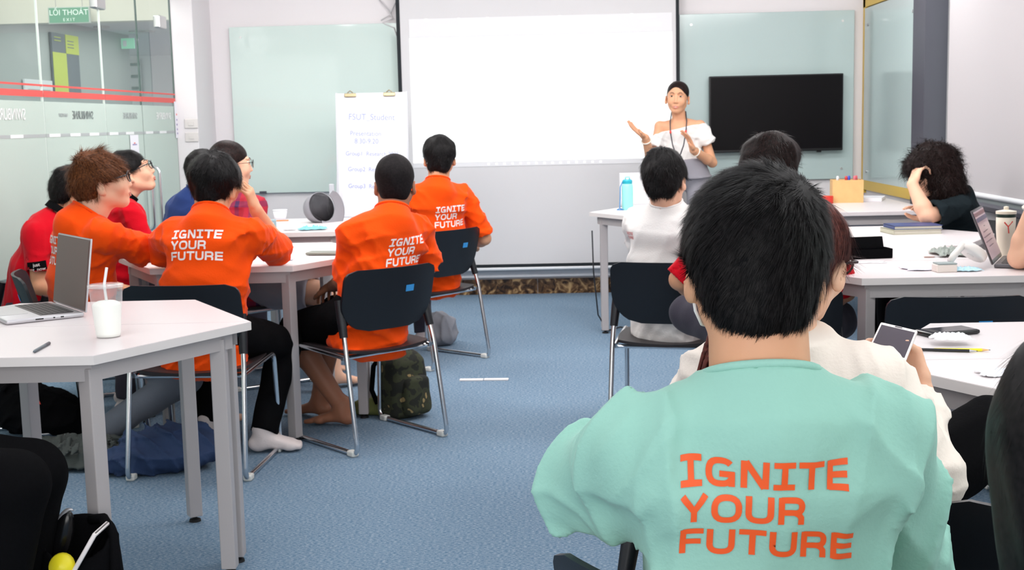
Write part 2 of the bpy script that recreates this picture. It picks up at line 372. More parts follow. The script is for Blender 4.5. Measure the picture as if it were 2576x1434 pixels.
# ------------------------------------------------------------------ glass partition (x = GX) : panels are things
edges = [3.0, 4.6, 6.19, 6.97, 7.94, 8.66, 9.62]     # y of the pane joints
MG = Matrix.Rotation(PI/2, 4, 'Z') @ Matrix.Rotation(PI/2, 4, 'X')      # text standing in the y-z plane
def glass_panel(y0, y1, name, label, cat, ht=2.35, handle=None, clear_below=.62):
    t = empty(name, (GX, (y0+y1)/2, 0), 0, label, cat)
    d = y1-y0-.008
    MB().box((0, 0, ht/2+.01), (.012, d, ht-.02)).build('pane', clear_glass, t)
    MB().box((.0075, 0, (1.53+clear_below)/2), (.0015, d, 1.53-clear_below)).build('frosted_film', frost_m, t)
    b = MB(); b.box((.0085, 0, 1.572), (.0015, d, .035)); b.box((.0085, 0, 1.618), (.0015, d, .011)); b.build('red_stripe', red_film, t)
    b = MB(); b.box((.0085, 0, 1.342), (.0015, d, .018)); b.build('grey_stripe', grey_film, t)
    k = max(1, int(d/.3))
    for i in range(0, k): MB().box((.0100, -d/2+.12+i*.31, 1.342), (.0012, .16, .018)).build('white_stripe', white_film, t)
    b = MB(); b.box((.002, d/2, ht/2), (.013, .004, ht-.03)); b.build('pane_edge', glass_edge_l if 'door' not in name else glass_edge, t)
    return t
glass_panel(3.0, 4.6, 'partition_panel', 'frosted glass partition panel nearest the camera on the left', 'glass panel')
p1 = glass_panel(4.6, 6.97, 'partition_panel', 'glass partition panel behind the seated people in red polo shirts', 'glass panel')
p2 = glass_panel(6.97, 7.94, 'partition_panel', 'glass partition panel under the green exit sign', 'glass panel')
p3 = glass_panel(7.94, 8.66, 'glass_door', 'left glass door leaf with a steel pull handle and paper notice', 'door')
p4 = glass_panel(8.66, 9.44, 'glass_door', 'right glass door leaf next to the white pillar', 'door')
sw = mat('grey_logo', sr(120, 128, 128), .5); sw2 = mat('white_logo', sr(240, 240, 240), .5); sw3 = mat('red_logo', sr(214, 90, 80), .5)
def lg(parent, y, m, w=.26, txt='SWINBURNE', hgt=.085, z=1.455):
    textmesh(txt, hgt, 'lettering', m, parent, Matrix.Translation((.0105, y, z)) @ MG, mirror=True, sx=.85)
lg(p1, .72, sw2, hgt=.085); lg(p1, .42, sw3, txt='UNIVERSITY', hgt=.045, z=1.475); lg(p2, .09, sw, hgt=.07); lg(p2, -.22, grey_film, txt='UNIVERSITY', hgt=.03)
lg(p3, .10, grey_film, hgt=.06); lg(p4, .08, sw2, hgt=.07)
# circuit-like lines printed on the near panel
b = MB()
for k in range(4):
    z = .98-.055*k
    b.tube([(.009, -.75+.03*k, z-.16), (.009, -.55+.03*k, z-.15), (.009, -.43+.03*k, z-.02), (.009, .1-.05*k, z), (.009, .3-.05*k, z+.03)], .002, 6)
b.build('printed_lines', dgrey_film, p1)
# handles
def handle(parent, y):
    b = MB()
    for sx in (1,):
        b.tube(rpath([(.0, y, 1.10), (.07, y, 1.10), (.07, y, .68), (.0, y, .68)], .045, 6), .0135, 14)
    b.build('door_handle', chrome, parent, angle=40)
handle(p3, .28); handle(p4, -.29)
MB().lathe([(0, 0), (.016, 0), (.016, .02), (0, .02)], (.008, .05, .72), 16, Matrix.Rotation(PI/2, 3, 'Y')).build('lock_cylinder', chrome, p4)
for (yy, zz) in ((7.94, 2.16), (9.2, 2.13)):
    tag(MB().box((GX, yy, zz), (.05, .16, .09), bev=.008).build('patch_fitting', metal_grey), 'steel clamp fitting joining the glass panes, %s' % ('beside the exit sign' if yy < 8 else 'above the right door leaf'), 'fitting', None)
struct(MB().box((GX, 6.2, 2.565), (.06, 6.5, .43)).build('trim_3', wall_m))
# papers stuck on the glass
def paper(name, y, z, wy, hz, label, lines=()):
    t = empty(name, (GX+.014, y, z), 0, label, 'notice')
    MB().box((0, 0, 0), (.001, wy, hz)).build('sheet', mat('paper_white', sr(236, 236, 242), .7), t)
    for (dz, m, ww) in lines: MB().box((.001, 0, dz), (.001, ww, hz*.05)).build('print', m, t)
lp = mat('purple_print', sr(160, 150, 190), .7); rp = mat('red_print', sr(230, 130, 130), .7)
paper('paper_notice', 9.46, 1.43, .15, .27, 'tall narrow paper notice on the right glass door edge', [(.1, rp, .02), (.04, rp, .08), (.0, lp, .08), (-.035, lp, .09), (-.07, lp, .08), (-.1, lp, .08)])
paper('paper_notice', 8.44, 1.245, .17, .17, 'small white paper notice on the left glass door above the handle', [(.03, rp, .03), (.02, lp, .09)])

# corridor beyond the glass
cor = mat('corridor_wall_cream', sr(238, 236, 222), .6); corg = mat('corridor_wall_grey', sr(168, 174, 174), .5)
struct(MB().box((-3.85, 10.6, 2.86), (1.9, .15, 1.2)).build('trim_4', cor))            # bulkhead
struct(MB().box((-4.5, 14.4, 2.44), (4, 7.6, .08)).build('corridor_ceiling', mat('corridor_ceiling', sr(226, 226, 226), .7)))
struct(MB().box((-5.2, 18.0, 1.3), (6, .1, 2.9)).build('wall_corridor_end', mat('corridor_wall_white', sr(226, 228, 228), .6)))
struct(MB().box((-4.70, 9.5, 1.25), (.1, 9.0, 2.5)).build('wall_corridor_side', corg))
struct(MB().box((-4.70, 8.0, 3.0), (.1, 6.0, 1.1)).build('trim_5', cor))
struct(MB().box((-2.75, 12.2, 1.3), (.1, 4.2, 2.6)).build('wall_corridor_right', mat('corridor_wall_white')))
t = empty('corridor_poster', (-4.63, 12.07, 1.71), 0, 'grey and lime chequered poster on the grey corridor wall', 'poster')
lime = mat('lime_print', sr(196, 206, 82), .6); slate = mat('slate_print', sr(104, 110, 120), .6)
MB().box((0, 0, .285), (.02, .66, .57)).build('poster_board', slate, t)
MB().box((.012, -.165, .20), (.004, .33, .38)).build('lime_panel', lime, t); MB().box((.012, .165, .48), (.004, .33, .18)).build('lime_panel', lime, t)
for k in range(3): MB().box((.0145, .12, .51-.03*k), (.001, .16, .008)).build('print_line', slate, t)
for k in range(2): MB().box((.0145, -.20, .53-.03*k), (.001, .16, .008)).build('print_line', lime, t)
t = empty('white_sign_board', (-4.63, 11.38, 1.77), 0, 'long white blank sign on the grey corridor wall', 'sign')
MB().box((0, 0, 0), (.02, .62, .12), bev=.003).build('sign_plate', mat('white_bar'), t); MB().box((.0105, 0, -.03), (.001, .5, .01)).build('sign_line', metal_grey, t)
t = empty('wall_rack', (-5.88, 17.93, 1.80), 0, 'rack of three short dark bars on the far corridor wall', 'rack')
for i in range(3): MB().box((0, -.03, .48-.165*i), (.13, .03, .04)).build('shelf_bar', mat('dark_teal', sr(90, 120, 118), .5), t)
MB().box((0, -.005, .30), (.15, .02, .5)).build('rack_panel', mat('rack_panel_pale', sr(205, 212, 212), .5), t)
t = empty('emergency_sign', (-4.56, 13.7, 2.29), 0, 'small green emergency sign at the far end of the grey corridor wall', 'sign')
MB().box((0, 0, 0), (.14, .03, .11)).build('sign_box', mat('pale_green_sign', sr(150, 205, 180), .4, emit=sr(120, 200, 165), es=.4), t)
MB().box((-.03, -.017, 0), (.04, .002, .06)).build('pictogram', mat('white_bar'), t)
for (x, y) in ((-4.50, 12.75), (-4.38, 13.45), (-4.26, 13.45), (-3.6, 13.0), (-4.2, 15.6)):
    t = empty('downlight', (x, y, 2.40), 0, 'round recessed corridor downlight', 'lamp', 'corridor downlights')
    MB().lathe([(.0, 0), (.065, 0), (.065, -.012), (.0, -.012)], seg=24).build('lens', mat('downlight_lens', (1, 1, 1), .5, emit=(1, .98, .95), es=8), t)
    MB().lathe([(.065, .0), (.08, .0), (.08, -.016), (.065, -.014)], seg=24).build('ring', metal_grey, t)
# exit sign (hangs in the corridor)
t = empty('exit_sign', (-3.93, 10.4, 2.305), 0, 'green hanging exit sign with white lettering beyond the glass partition', 'sign')
sign_g = mat('sign_green', sr(96, 158, 128), .4, emit=sr(90, 150, 120), es=.25); sign_w = mat('sign_white', sr(235, 245, 238), .5, emit=(1, 1, 1), es=.3)
MB().box((0, 0, 0), (.345, .03, .135), bev=.004).build('sign_case', mat('sign_case', sr(200, 210, 204), .4), t)
MB().box((0, -.0165, 0), (.325, .003, .118)).build('sign_face', sign_g, t)
textmesh('LỐI THOÁT', .062, 'lettering', sign_w, t, MX((0, -.0185, .02), PI/2))
textmesh('E X I T', .034, 'lettering', sign_w, t, MX((0, -.0185, -.037), PI/2))
for sx in (-.11, .11): MB().tube([(sx, 0, .06), (sx, 0, .5)], .003, 6).build('hanger', metal_grey, t)


# ------------------------------------------------------------------ tables: pairs of trapezoids make hexagons, side .635
L6 = .609; TZ = .775; HH = L6*math.sqrt(3)/2
def trapezoid_table(cx, cy, back, label, group, rz=0):
    """long side on y=cy; back=True extends to +y"""
    t = empty('trapezoid_table', (cx, cy, 0), rz+(0 if back else PI), label, 'table', group)
    g = .002
    P = [(-L6, g), (L6, g), (L6/2, HH), (-L6/2, HH)]
    def inset(d):   # offset polygon inward
        out = []; n = 4
        for i in range(n):
            p0, p1, p2 = Vector(P[i-1]), Vector(P[i]), Vector(P[(i+1) % n])
            e1 = (p1-p0).normalized(); e2 = (p2-p1).normalized()
            n1 = Vector((-e1.y, e1.x)); n2 = Vector((-e2.y, e2.x))
            bis = (n1+n2); bis = bis/(bis.dot(n1)); out.append(p1+bis*d)
        return out
    Pi = inset(.0012)
    m = MB(); n = len(P)
    m.prism(P, TZ-.025, TZ-.0012); m.cur = 1; m.prism(Pi, TZ-.0015, TZ)
    m.build('tabletop', [edge_m, top_m], t)
    o1 = inset(.03); o2 = inset(.055)
    m = MB()
    for i in range(4):
        a, c = o1[i], o1[(i+1) % 4]; d, e = o2[i], o2[(i+1) % 4]
        k = len(m.v)
        for z in (TZ-.075, TZ-.0255):
            for p in (a, c, e, d): m.v.append((p.x, p.y, z))
        for f in ((3, 2, 1, 0), (4, 5, 6, 7), (0, 1, 5, 4), (1, 2, 6, 5), (2, 3, 7, 6), (3, 0, 4, 7)): m.f.append(tuple(k+q for q in f)); m.mi.append(0)
    m.build('frame', steel_paint, t)
    lp_ = inset(.052)
    for i in range(4):
        p = lp_[i]; q = Vector((0, .27))-p; ang = 0 if i < 2 else (R(30) if i == 2 else R(-30))
        lg_ = MB().box((p.x, p.y, (TZ-.04)/2+.01), (.045, .045, TZ-.06), ang, bev=.003).build('leg', steel_paint, t)
        MB().lathe([(.0, 0), (.021, 0), (.019, .008), (.008, .011), (.008, .024), (0, .024)], (p.x, p.y, 0), 16).build('leg_foot', rubber, lg_)
    return t
def hexagon(cx, cy, where, rz=0):
    trapezoid_table(cx, cy, False, 'white trapezoid table, near half of %s' % where, None, rz)
    trapezoid_table(cx, cy, True, 'white trapezoid table, far half of %s' % where, None, rz)
hexagon(-1.537, 3.751, 'the near-left hexagon holding the silver laptop', R(1.5))
hexagon(-1.426, 5.805, 'the middle-left hexagon holding the flat tablet', R(1))
hexagon(-1.528, 7.495, 'the far-left hexagon holding the grey cap')
hexagon(1.401, 5.043, 'the right hexagon holding the open laptop and hand fan')
hexagon(1.50, 6.100, 'the right hexagon behind, holding the notebooks')
hexagon(1.348, 2.988, 'the near-right hexagon holding the pencils and phone')
hexagon(.834, 8.056, 'the desk group with the turquoise bottle by the screen')
# teacher table at the far right
t = empty('rectangular_table', (1.87, 8.28, .025), 0, 'white rectangular table in the far right corner holding the wooden marker box', 'table')
m = MB(); m.box((0, 0, .737), (.86, 1.3, .026), bev=.003); m.build('tabletop', top_m, t)
m = MB()
for sy in (-1, 1): m.box((0, sy*.6, .695), (.80, .025, .055))
for sx in (-1, 1): m.box((sx*.39, 0, .695), (.025, 1.2, .055))
m.build('frame', steel_paint, t)
for sx in (-1, 1):
    for sy in (-1, 1): MB().box((sx*.39, sy*.6, .335-.0125), (.045, .045, .695), bev=.003).build('leg', steel_paint, t)
m = MB(); m.box((0, .3, .42), (.76, .02, .42)); m.build('modesty_panel', mat('panel_white', sr(225, 225, 230), .5), t)
for xx in (-.3, -.12): MB().box((xx, .288, .56), (.12 if xx < -.2 else .06, .006, .08)).build('panel_opening', mat('dark_opening', sr(70, 90, 92), .6), t)

# ------------------------------------------------------------------ sled-base stacking chair
def make_chair():
    t = empty('stacking_chair', (0, 0, 0))
    for sx in (-1, 1):
        x = .235*sx
        pts = rpath([(x*.93, -.155, .56), (x*.97, -.19, .43), (x, -.26, .012), (x, .25, .012), (x*.98, .225, .425), (x*.94, -.17, .405)], .045, 5)
        MB().tube(pts, .0105, 10).build('side_frame', chrome, t, angle=50)
        for yy in (-.22, .21): MB().box((x, yy, .0125), (.034, .045, .025), bev=.006).build('floor_glide', white_cap, t)
        MB().tube([(x*.905, -.13, .64), (x*.925, -.148, .575), (x*.955, -.172, .49)], [.019, .02, .017], 10).build('back_bracket', chair_plastic, t, angle=40)
    MB().tube([(-.225, -.15, .40), (.225, -.15, .40)], .009, 8).build('cross_bar', chrome, t)
    MB().tube([(-.225, .17, .415), (.225, .17, .415)], .009, 8).build('cross_bar', chrome, t)
    # seat pan : rounded dish
    def dish(zoff, flip):
        def fn(u, v):
            a = (u-.5)*2; c = (v-.5)*2
            y = -.2+.45*u; wd = .205+.02*math.sin(u*PI)
            edge = min(1, (1-abs(a))*6); wd *= .86+.14*math.sqrt(max(0, 1-(1-edge)**2))
            x = wd*c
            z = .432-.022*(1-c*c)*(1-.4*a*a) - .03*max(0, a-.55)**2*4 + zoff
            return (x, y, z)
        return fn
    m = MB(); m.grid(dish(0, 0), 16, 16); m.grid(dish(-.012, 1), 16, 16)
    k = 17*17
    idx = [i*17 for i in range(17)]+[16*17+j for j in range(1, 17)]+[i*17+16 for i in range(15, -1, -1)]+[j for j in range(15, 0, -1)]
    for a, c in zip(idx, idx[1:]+idx[:1]): m.f.append((a, c, c+k, a+k)); m.mi.append(0)
    m.build('seat', seat_m, t, angle=50)
    # backrest : curved panel, wide on top, bowl-shaped bottom
    def back(off):
        def fn(u, v):
            c = (v-.5)*2; z = .505+.265*u
            if u < .5: wd = .105+(.232-.105)*math.sqrt(max(0, 1-(1-u/.5)**2)) if u < .5 else .232
            else: wd = .232
            if u > .84: wd -= .05*(1-math.sqrt(max(0, 1-((u-.84)/.16)**2)))
            x = wd*c
            y = -.155-.07*u+.0 -.045*(1-(x/.232)**2)+.02 + off
            return (x, y, z + .0*abs(c))
        return fn
    m = MB(); m.grid(back(0), 20, 20); m.grid(back(-.012), 20, 20); k = 21*21; q = 21
    idx = [i*q for i in range(q)]+[20*q+j for j in range(1, q)]+[i*q+20 for i in range(q-2, -1, -1)]+[j for j in range(q-2, 0, -1)]
    for a, c in zip(idx, idx[1:]+idx[:1]): m.f.append((a, c, c+k, a+k)); m.mi.append(0)
    m.build('backrest', chair_plastic, t, angle=50)
    m = MB(); f = back(-.0135)
    def st(u, v):
        zz = .66+.028*u; uu = (zz-.505)/.265; wd = .232
        x = .055+.045*v; y = -.155-.07*uu-.045*(1-(x/.232)**2)+.02-.0135
        return (x, y, zz)
    m.grid(st, 4, 4); m.grid(lambda u, v: (lambda p: (p[0], p[1]-.0008, p[2]))(st(u, v)), 4, 4); m.build('sticker', sticker_m, t)
    return t
chair0 = make_chair(); used = [False]
def place_chair(x, y, deg, label, sticker_x=0., rails=True):
    if not used[0]: r = chair0; used[0] = True
    else:
        r = chair0.copy(); COL.objects.link(r)
        for ch in chair0.children:
            c = ch.copy(); COL.objects.link(c); c.parent = r
            if ch.name.startswith('sticker'): c.location = (0, 0, 0)
    r.location = (x, y, 0); r.rotation_euler = (0, 0, R(deg)); tag(r, label, 'chair', 'black stacking chairs'); return r
CH = 'black plastic stacking chair on chrome legs '
place_chair(-.83, 5.39, 43, CH+'under the orange-shirted boy with cropped hair')
place_chair(-.735, 7.17, 52, CH+'under the orange-shirted boy nearest the screen')
place_chair(-1.43, 4.97, -3, CH+'under the boy resting his cheek')
place_chair(-2.06, 5.33, -68, CH+'under the brown-haired boy in orange')
place_chair(-2.52, 5.86, -75, CH+'under the leftmost person in a red polo')
place_chair(-2.28, 6.60, -60, CH+'under the person in red looking up')
place_chair(-1.62, 6.70, -55, CH+'under the person in red plaid')
place_chair(-2.38, 7.32, -55, CH+'under the person in navy')
place_chair(.50, 5.42, -12, CH+'under the person in the white T-shirt')
place_chair(.80, 4.62, -8, CH+'under the cross-legged person in red')
place_chair(2.13, 6.80, 100, CH+'under the person with curly black hair')
place_chair(1.315, 4.30, -2, CH+'standing empty between the two right tables')
place_chair(2.02, 4.36, 12, CH+'at the right edge beside a bare arm')
place_chair(.40, 2.40, -25, CH+'under the person in the cream jacket')
place_chair(.30, 1.70, -46, CH+'in the foreground under the boy in mint')
place_chair(-1.80, 2.98, -85, CH+'at the bottom left under black trousers')
place_chair(.58, 1.10, 0, CH+'under the long-haired person at the right')
place_chair(.90, 2.0, -30, CH+'at the bottom right carrying a black backpack')

#@@PEOPLE
# ------------------------------------------------------------------ implicit-surface bodies (smooth unions meshed with surface nets)
def V3(*a): return np.array(a, dtype=np.float64)
def nrm(v): v = np.asarray(v, float); return v/(np.linalg.norm(v)+1e-9)
class Field:
    def __init__(s, lo, hi, h):
        s.lo = np.array(lo, float); s.h = h; s.n = np.ceil((np.array(hi, float)-s.lo)/h).astype(int)+2
        s.a = np.full(s.n, .05, np.float32)
        s.ax = [(s.lo[i]+h*np.arange(s.n[i])).astype(np.float32) for i in range(3)]
    def sub(s, lo, hi):
        i0 = np.clip(np.floor((np.array(lo)-s.lo)/s.h).astype(int), 0, s.n); i1 = np.clip(np.ceil((np.array(hi)-s.lo)/s.h).astype(int)+1, 0, s.n)
        if (i1 <= i0).any(): return None, None, None, None
        sl = tuple(slice(a, b) for a, b in zip(i0, i1))
        return sl, s.ax[0][sl[0]][:, None, None], s.ax[1][sl[1]][None, :, None], s.ax[2][sl[2]][None, None, :]
    def put(s, sl, d, k, op):
        A = s.a[sl]
        if op == 'sub': d = -d
        if k <= 0:
            s.a[sl] = np.minimum(A, d) if op == 'add' else np.maximum(A, d); return
        if op == 'add':
            h = np.clip(.5+.5*(A-d)/k, 0, 1); s.a[sl] = A+(d-A)*h-k*h*(1-h)
        else:
            h = np.clip(.5-.5*(A-d)/k, 0, 1); s.a[sl] = A+(d-A)*h+k*h*(1-h)
    def cone(s, a, b, ra, rb, k=.02, op='add'):
        a = np.asarray(a, float); b = np.asarray(b, float); m = max(ra, rb)+.03+k
        sl, X, Y, Z = s.sub(np.minimum(a, b)-m, np.maximum(a, b)+m)
        if sl is None: return
        d = b-a; L = max(float(d@d), 1e-9)
        t = np.clip(((X-a[0])*d[0]+(Y-a[1])*d[1]+(Z-a[2])*d[2])/L, 0, 1)
        q = np.sqrt((X-a[0]-t*d[0])**2+(Y-a[1]-t*d[1])**2+(Z-a[2]-t*d[2])**2)-(ra+(rb-ra)*t)
        s.put(sl, q.astype(np.float32), k, op)
    def flat(s, a, b, ra, rb, right=None, sq=1., k=.01, op='add', ca=False, cb=True):
        """tapered tube with flat ends; sq squashes the section along its depth"""
        a = np.asarray(a, float); b = np.asarray(b, float); m = max(ra, rb)+.03+k
        sl, X, Y, Z = s.sub(np.minimum(a, b)-m, np.maximum(a, b)+m)
        if sl is None: return
        d = b-a; L = max(float(d@d), 1e-9); l = math.sqrt(L)
        w = ((X-a[0])*d[0]+(Y-a[1])*d[1]+(Z-a[2])*d[2])/L; t = np.clip(w, 0, 1)
        q = np.sqrt((X-a[0]-t*d[0])**2+(Y-a[1]-t*d[1])**2+(Z-a[2]-t*d[2])**2)-(ra+(rb-ra)*t)
        if cb: q = np.maximum(q, (w-1)*l)
        if ca: q = np.maximum(q, -w*l)
        s.put(sl, q.astype(np.float32), k, op)
    def chain(s, pts, rs, k=.02, op='add'):
        for i in range(len(pts)-1): s.cone(pts[i], pts[i+1], rs[i], rs[i+1], k, op)
    def ell(s, c, r, M=None, k=.02, op='add'):
        c = np.asarray(c, float); r = np.asarray(r, float); M = np.eye(3) if M is None else M   # M columns = local axes
        e = np.sqrt(((M*r)**2).sum(1))+.03+k
        sl, X, Y, Z = s.sub(c-e, c+e)
        if sl is None: return
        k0 = 0; k1 = 0
        for i in range(3):
            u = (X-c[0])*M[0, i]+(Y-c[1])*M[1, i]+(Z-c[2])*M[2, i]
            k0 = k0+(u/r[i])**2; k1 = k1+(u/r[i]**2)**2
        k0 = np.sqrt(k0); k1 = np.sqrt(k1)+1e-6
        s.put(sl, (k0*(k0-1)/k1).astype(np.float32), k, op)
    def econe(s, a, b, r0, r1, right, k=.03, op='add', cap=None, p=2.4):
        """elliptic tapered cylinder; r = (half width along 'right', half depth)"""
        a = np.asarray(a, float); b = np.asarray(b, float); d = b-a; L = np.linalg.norm(d); d = d/L
        rt = np.asarray(right, float); rt = nrm(rt-d*(rt@d)); ft = np.cross(d, rt)
        m = max(*r0, *r1)+.04+k; cap = cap if cap is not None else min(r0[1], r1[1])*.8
        sl, X, Y, Z = s.sub(np.minimum(a, b)-m, np.maximum(a, b)+m)
        if sl is None: return
        X = X-a[0]; Y = Y-a[1]; Z = Z-a[2]
        w = X*d[0]+Y*d[1]+Z*d[2]; t = np.clip(w/L, 0, 1); ov = w-t*L
        u = np.abs(X*rt[0]+Y*rt[1]+Z*rt[2]); v = np.abs(X*ft[0]+Y*ft[1]+Z*ft[2])
        rx = r0[0]+(r1[0]-r0[0])*t; ry = r0[1]+(r1[1]-r0[1])*t
        k0 = ((u/rx)**p+(v/ry)**p+np.abs(ov/cap)**p)**(1/p); k0 = np.maximum(k0, 1e-4)
        k1 = np.sqrt((u/rx**2)**2+(v/ry**2)**2+(ov/cap**2)**2)+1e-5
        s.put(sl, (k0*(k0-1)/k1).astype(np.float32), k, op)
    def plane(s, c, n, lo, hi, op='cut', k=0.):
        """remove the side n points to, within box"""
        sl, X, Y, Z = s.sub(lo, hi)
        if sl is None: return
        n = nrm(n); d = (X-c[0])*n[0]+(Y-c[1])*n[1]+(Z-c[2])*n[2]
        s.a[sl] = np.maximum(s.a[sl], d) if k <= 0 else s.a[sl]
        if k > 0: s.put(sl, (-d).astype(np.float32)+0*s.a[sl], k, 'sub')
    def wrinkle(s, amp, sc, seed=0, lo=None, hi=None, aniso=(1, 1, 1)):
        sl, X, Y, Z = s.sub(s.lo if lo is None else lo, s.ax_hi() if hi is None else hi)
        if sl is None: return
        r = np.random.default_rng(seed); w = 0
        A = s.a[sl]; near = np.abs(A) < .03
        for i in range(7):
            f = nrm(r.normal(size=3)*np.array(aniso))*sc*(.6+.9*r.random()); ph = r.random()*6
            g = nrm(r.normal(size=3))*sc*.45; p2 = r.random()*6
            w = w+np.sin(f[0]*X+f[1]*Y+f[2]*Z+ph+1.6*np.sin(g[0]*X+g[1]*Y+g[2]*Z+p2))
        w = w/3.2; w = np.sign(w)*np.abs(w)**1.2
        s.a[sl] = np.where(near, A+amp*w.astype(np.float32), A)
    def folds(s, amp, fr, seed, q, n=5, calm=.25):
        sl, X, Y, Z = s.sub(s.lo, s.ax_hi()); A = s.a[sl]; near = np.abs(A) < .025; r = np.random.default_rng(seed); w = 0
        c = q['chest']; rt = q['rt']; up = q['up']
        u = np.abs((X-c[0])*rt[0]+(Y-c[1])*rt[1]+(Z-c[2])*rt[2]); v = (X-c[0])*up[0]+(Y-c[1])*up[1]+(Z-c[2])*up[2]
        wt = calm+(1-calm)*np.clip(np.clip((u-.07)/.09, 0, 1)+np.clip((-v-.08)/.14, 0, 1)*.7, 0, 1)
        if 'neck' in q: kk = q['neck']; wt = wt*np.clip((np.sqrt((X-kk[0])**2+(Y-kk[1])**2+(Z-kk[2])**2)-.085)/.05, 0, 1)
        for i in range(n):
            d = r.normal(size=3); d = nrm(d*np.array([.8, .8, 1.1]))*fr*(.7+.8*r.random()); g = nrm(r.normal(size=3))*fr*.4; p1, p2, p3 = r.random(3)*6.28; m = nrm(r.normal(size=3))*fr*.28
            ph = d[0]*X+d[1]*Y+d[2]*Z+p1+1.5*np.sin(g[0]*X+g[1]*Y+g[2]*Z+p2)
            mk = np.clip(.35+.9*np.sin(m[0]*X+m[1]*Y+m[2]*Z+p3), 0, 1)
            w = w+((1-np.abs(np.sin(ph)))**2.2-.22)*mk
        s.a[sl] = np.where(near, A-amp*(w*wt).astype(np.float32), A)
    def ax_hi(s): return s.lo+s.h*(s.n-1)
    def mesh(s):
        v = s.a; h = s.h; n = v.shape; neg = v < 0
        c = [v[i:n[0]-1+i, j:n[1]-1+j, k:n[2]-1+k] for i in (0, 1) for j in (0, 1) for k in (0, 1)]
        cn = sum((neg[i:n[0]-1+i, j:n[1]-1+j, k:n[2]-1+k].astype(np.int8) for i in (0, 1) for j in (0, 1) for k in (0, 1)))
        act = (cn > 0) & (cn < 8); I = np.argwhere(act)
        if len(I) == 0: return np.zeros((0, 3)), np.zeros((0, 4), int)
        vals = np.stack([q[act] for q in c], 1).astype(np.float64)
        off = np.array([(i, j, k) for i in (0, 1) for j in (0, 1) for k in (0, 1)], float)
        acc = np.zeros((len(I), 3)); cnt = np.zeros(len(I))
        for a in range(8):
            for b in range(a+1, 8):
                if np.abs(off[a]-off[b]).sum() == 1:
                    cr = (vals[:, a] < 0) != (vals[:, b] < 0)
                    t = np.where(cr, vals[:, a]/(vals[:, a]-vals[:, b]+1e-12), 0)
                    acc += np.where(cr[:, None], off[a]+(off[b]-off[a])*t[:, None], 0); cnt += cr
        P = s.lo+h*(I+acc/cnt[:, None])
        idx = np.full(act.shape, -1, np.int64); idx[act] = np.arange(len(I))
        F = []
        for ax in range(3):
            o1, o2 = [(1, 2), (2, 0), (0, 1)][ax]
            sa = [slice(0, None)]*3; sb = [slice(0, None)]*3
            sa[ax] = slice(0, -1); sb[ax] = slice(1, None)
            A = neg[tuple(sa)]; B = neg[tuple(sb)]; cr = A != B
            q = np.argwhere(cr); 
            q = q[(q[:, o1] > 0) & (q[:, o2] > 0) & (q[:, o1] < n[o1]-1) & (q[:, o2] < n[o2]-1)]
            fl = A[q[:, 0], q[:, 1], q[:, 2]]
            e1 = np.zeros(3, int); e1[o1] = 1; e2 = np.zeros(3, int); e2[o2] = 1
            g = lambda w: idx[w[:, 0], w[:, 1], w[:, 2]]
            f = np.stack([g(q-e1-e2), g(q-e2), g(q), g(q-e1)], 1)
            f[~fl] = f[~fl][:, ::-1]; F.append(f)
        F = np.concatenate(F)
        return P, F[(F >= 0).all(1)]
def relax(P, F, it=1, lam=.5):
    for _ in range(it):
        acc = np.zeros_like(P); cnt = np.zeros(len(P))
        for a, b in ((0, 1), (1, 2), (2, 3), (3, 0)):
            np.add.at(acc, F[:, a], P[F[:, b]]); np.add.at(cnt, F[:, a], 1)
        P = P*(1-lam)+lam*acc/np.maximum(cnt, 1)[:, None]
    return P
def npmesh(name, P, F, mats, parent=None, org=(0, 0, 0), smooth=True, mi=None):
    me = bpy.data.meshes.new(name); k = F.shape[1]
    me.vertices.add(len(P)); me.vertices.foreach_set('co', (P-np.array(org)).astype(np.float32).ravel())
    me.loops.add(F.size); me.loops.foreach_set('vertex_index', F.astype(np.int32).ravel())
    me.polygons.add(len(F)); me.polygons.foreach_set('loop_start', (np.arange(len(F))*k).astype(np.int32))
    me.update(calc_edges=True); me.validate()
    o = link(name, me, mats, parent, smooth)
    if mi is not None and len(me.polygons) == len(mi): me.polygons.foreach_set('material_index', mi.astype(np.int32))
    return o
def rotz(a): c, s_ = math.cos(a), math.sin(a); return np.array([[c, -s_, 0], [s_, c, 0], [0, 0, 1.]])
def rotx(a): c, s_ = math.cos(a), math.sin(a); return np.array([[1, 0, 0], [0, c, -s_], [0, s_, c]])
def roty(a): c, s_ = math.cos(a), math.sin(a); return np.array([[c, 0, s_], [0, 1, 0], [-s_, 0, c]])
def ik(a, b, l1, l2, hint):
    a = np.asarray(a, float); b = np.asarray(b, float); d = b-a; L = np.linalg.norm(d)
    if L > (l1+l2)*.995: b = a+d/L*(l1+l2)*.995; d = b-a; L = np.linalg.norm(d)
    if L < abs(l1-l2)+.02: L = abs(l1-l2)+.02; b = a+nrm(d)*L; d = b-a
    x = (l1*l1-l2*l2+L*L)/(2*L); y = math.sqrt(max(l1*l1-x*x, 1e-6)); n = d/L
    h = np.asarray(hint, float)-a; h = nrm(h-n*(h@n))
    return a+n*x+h*y, b
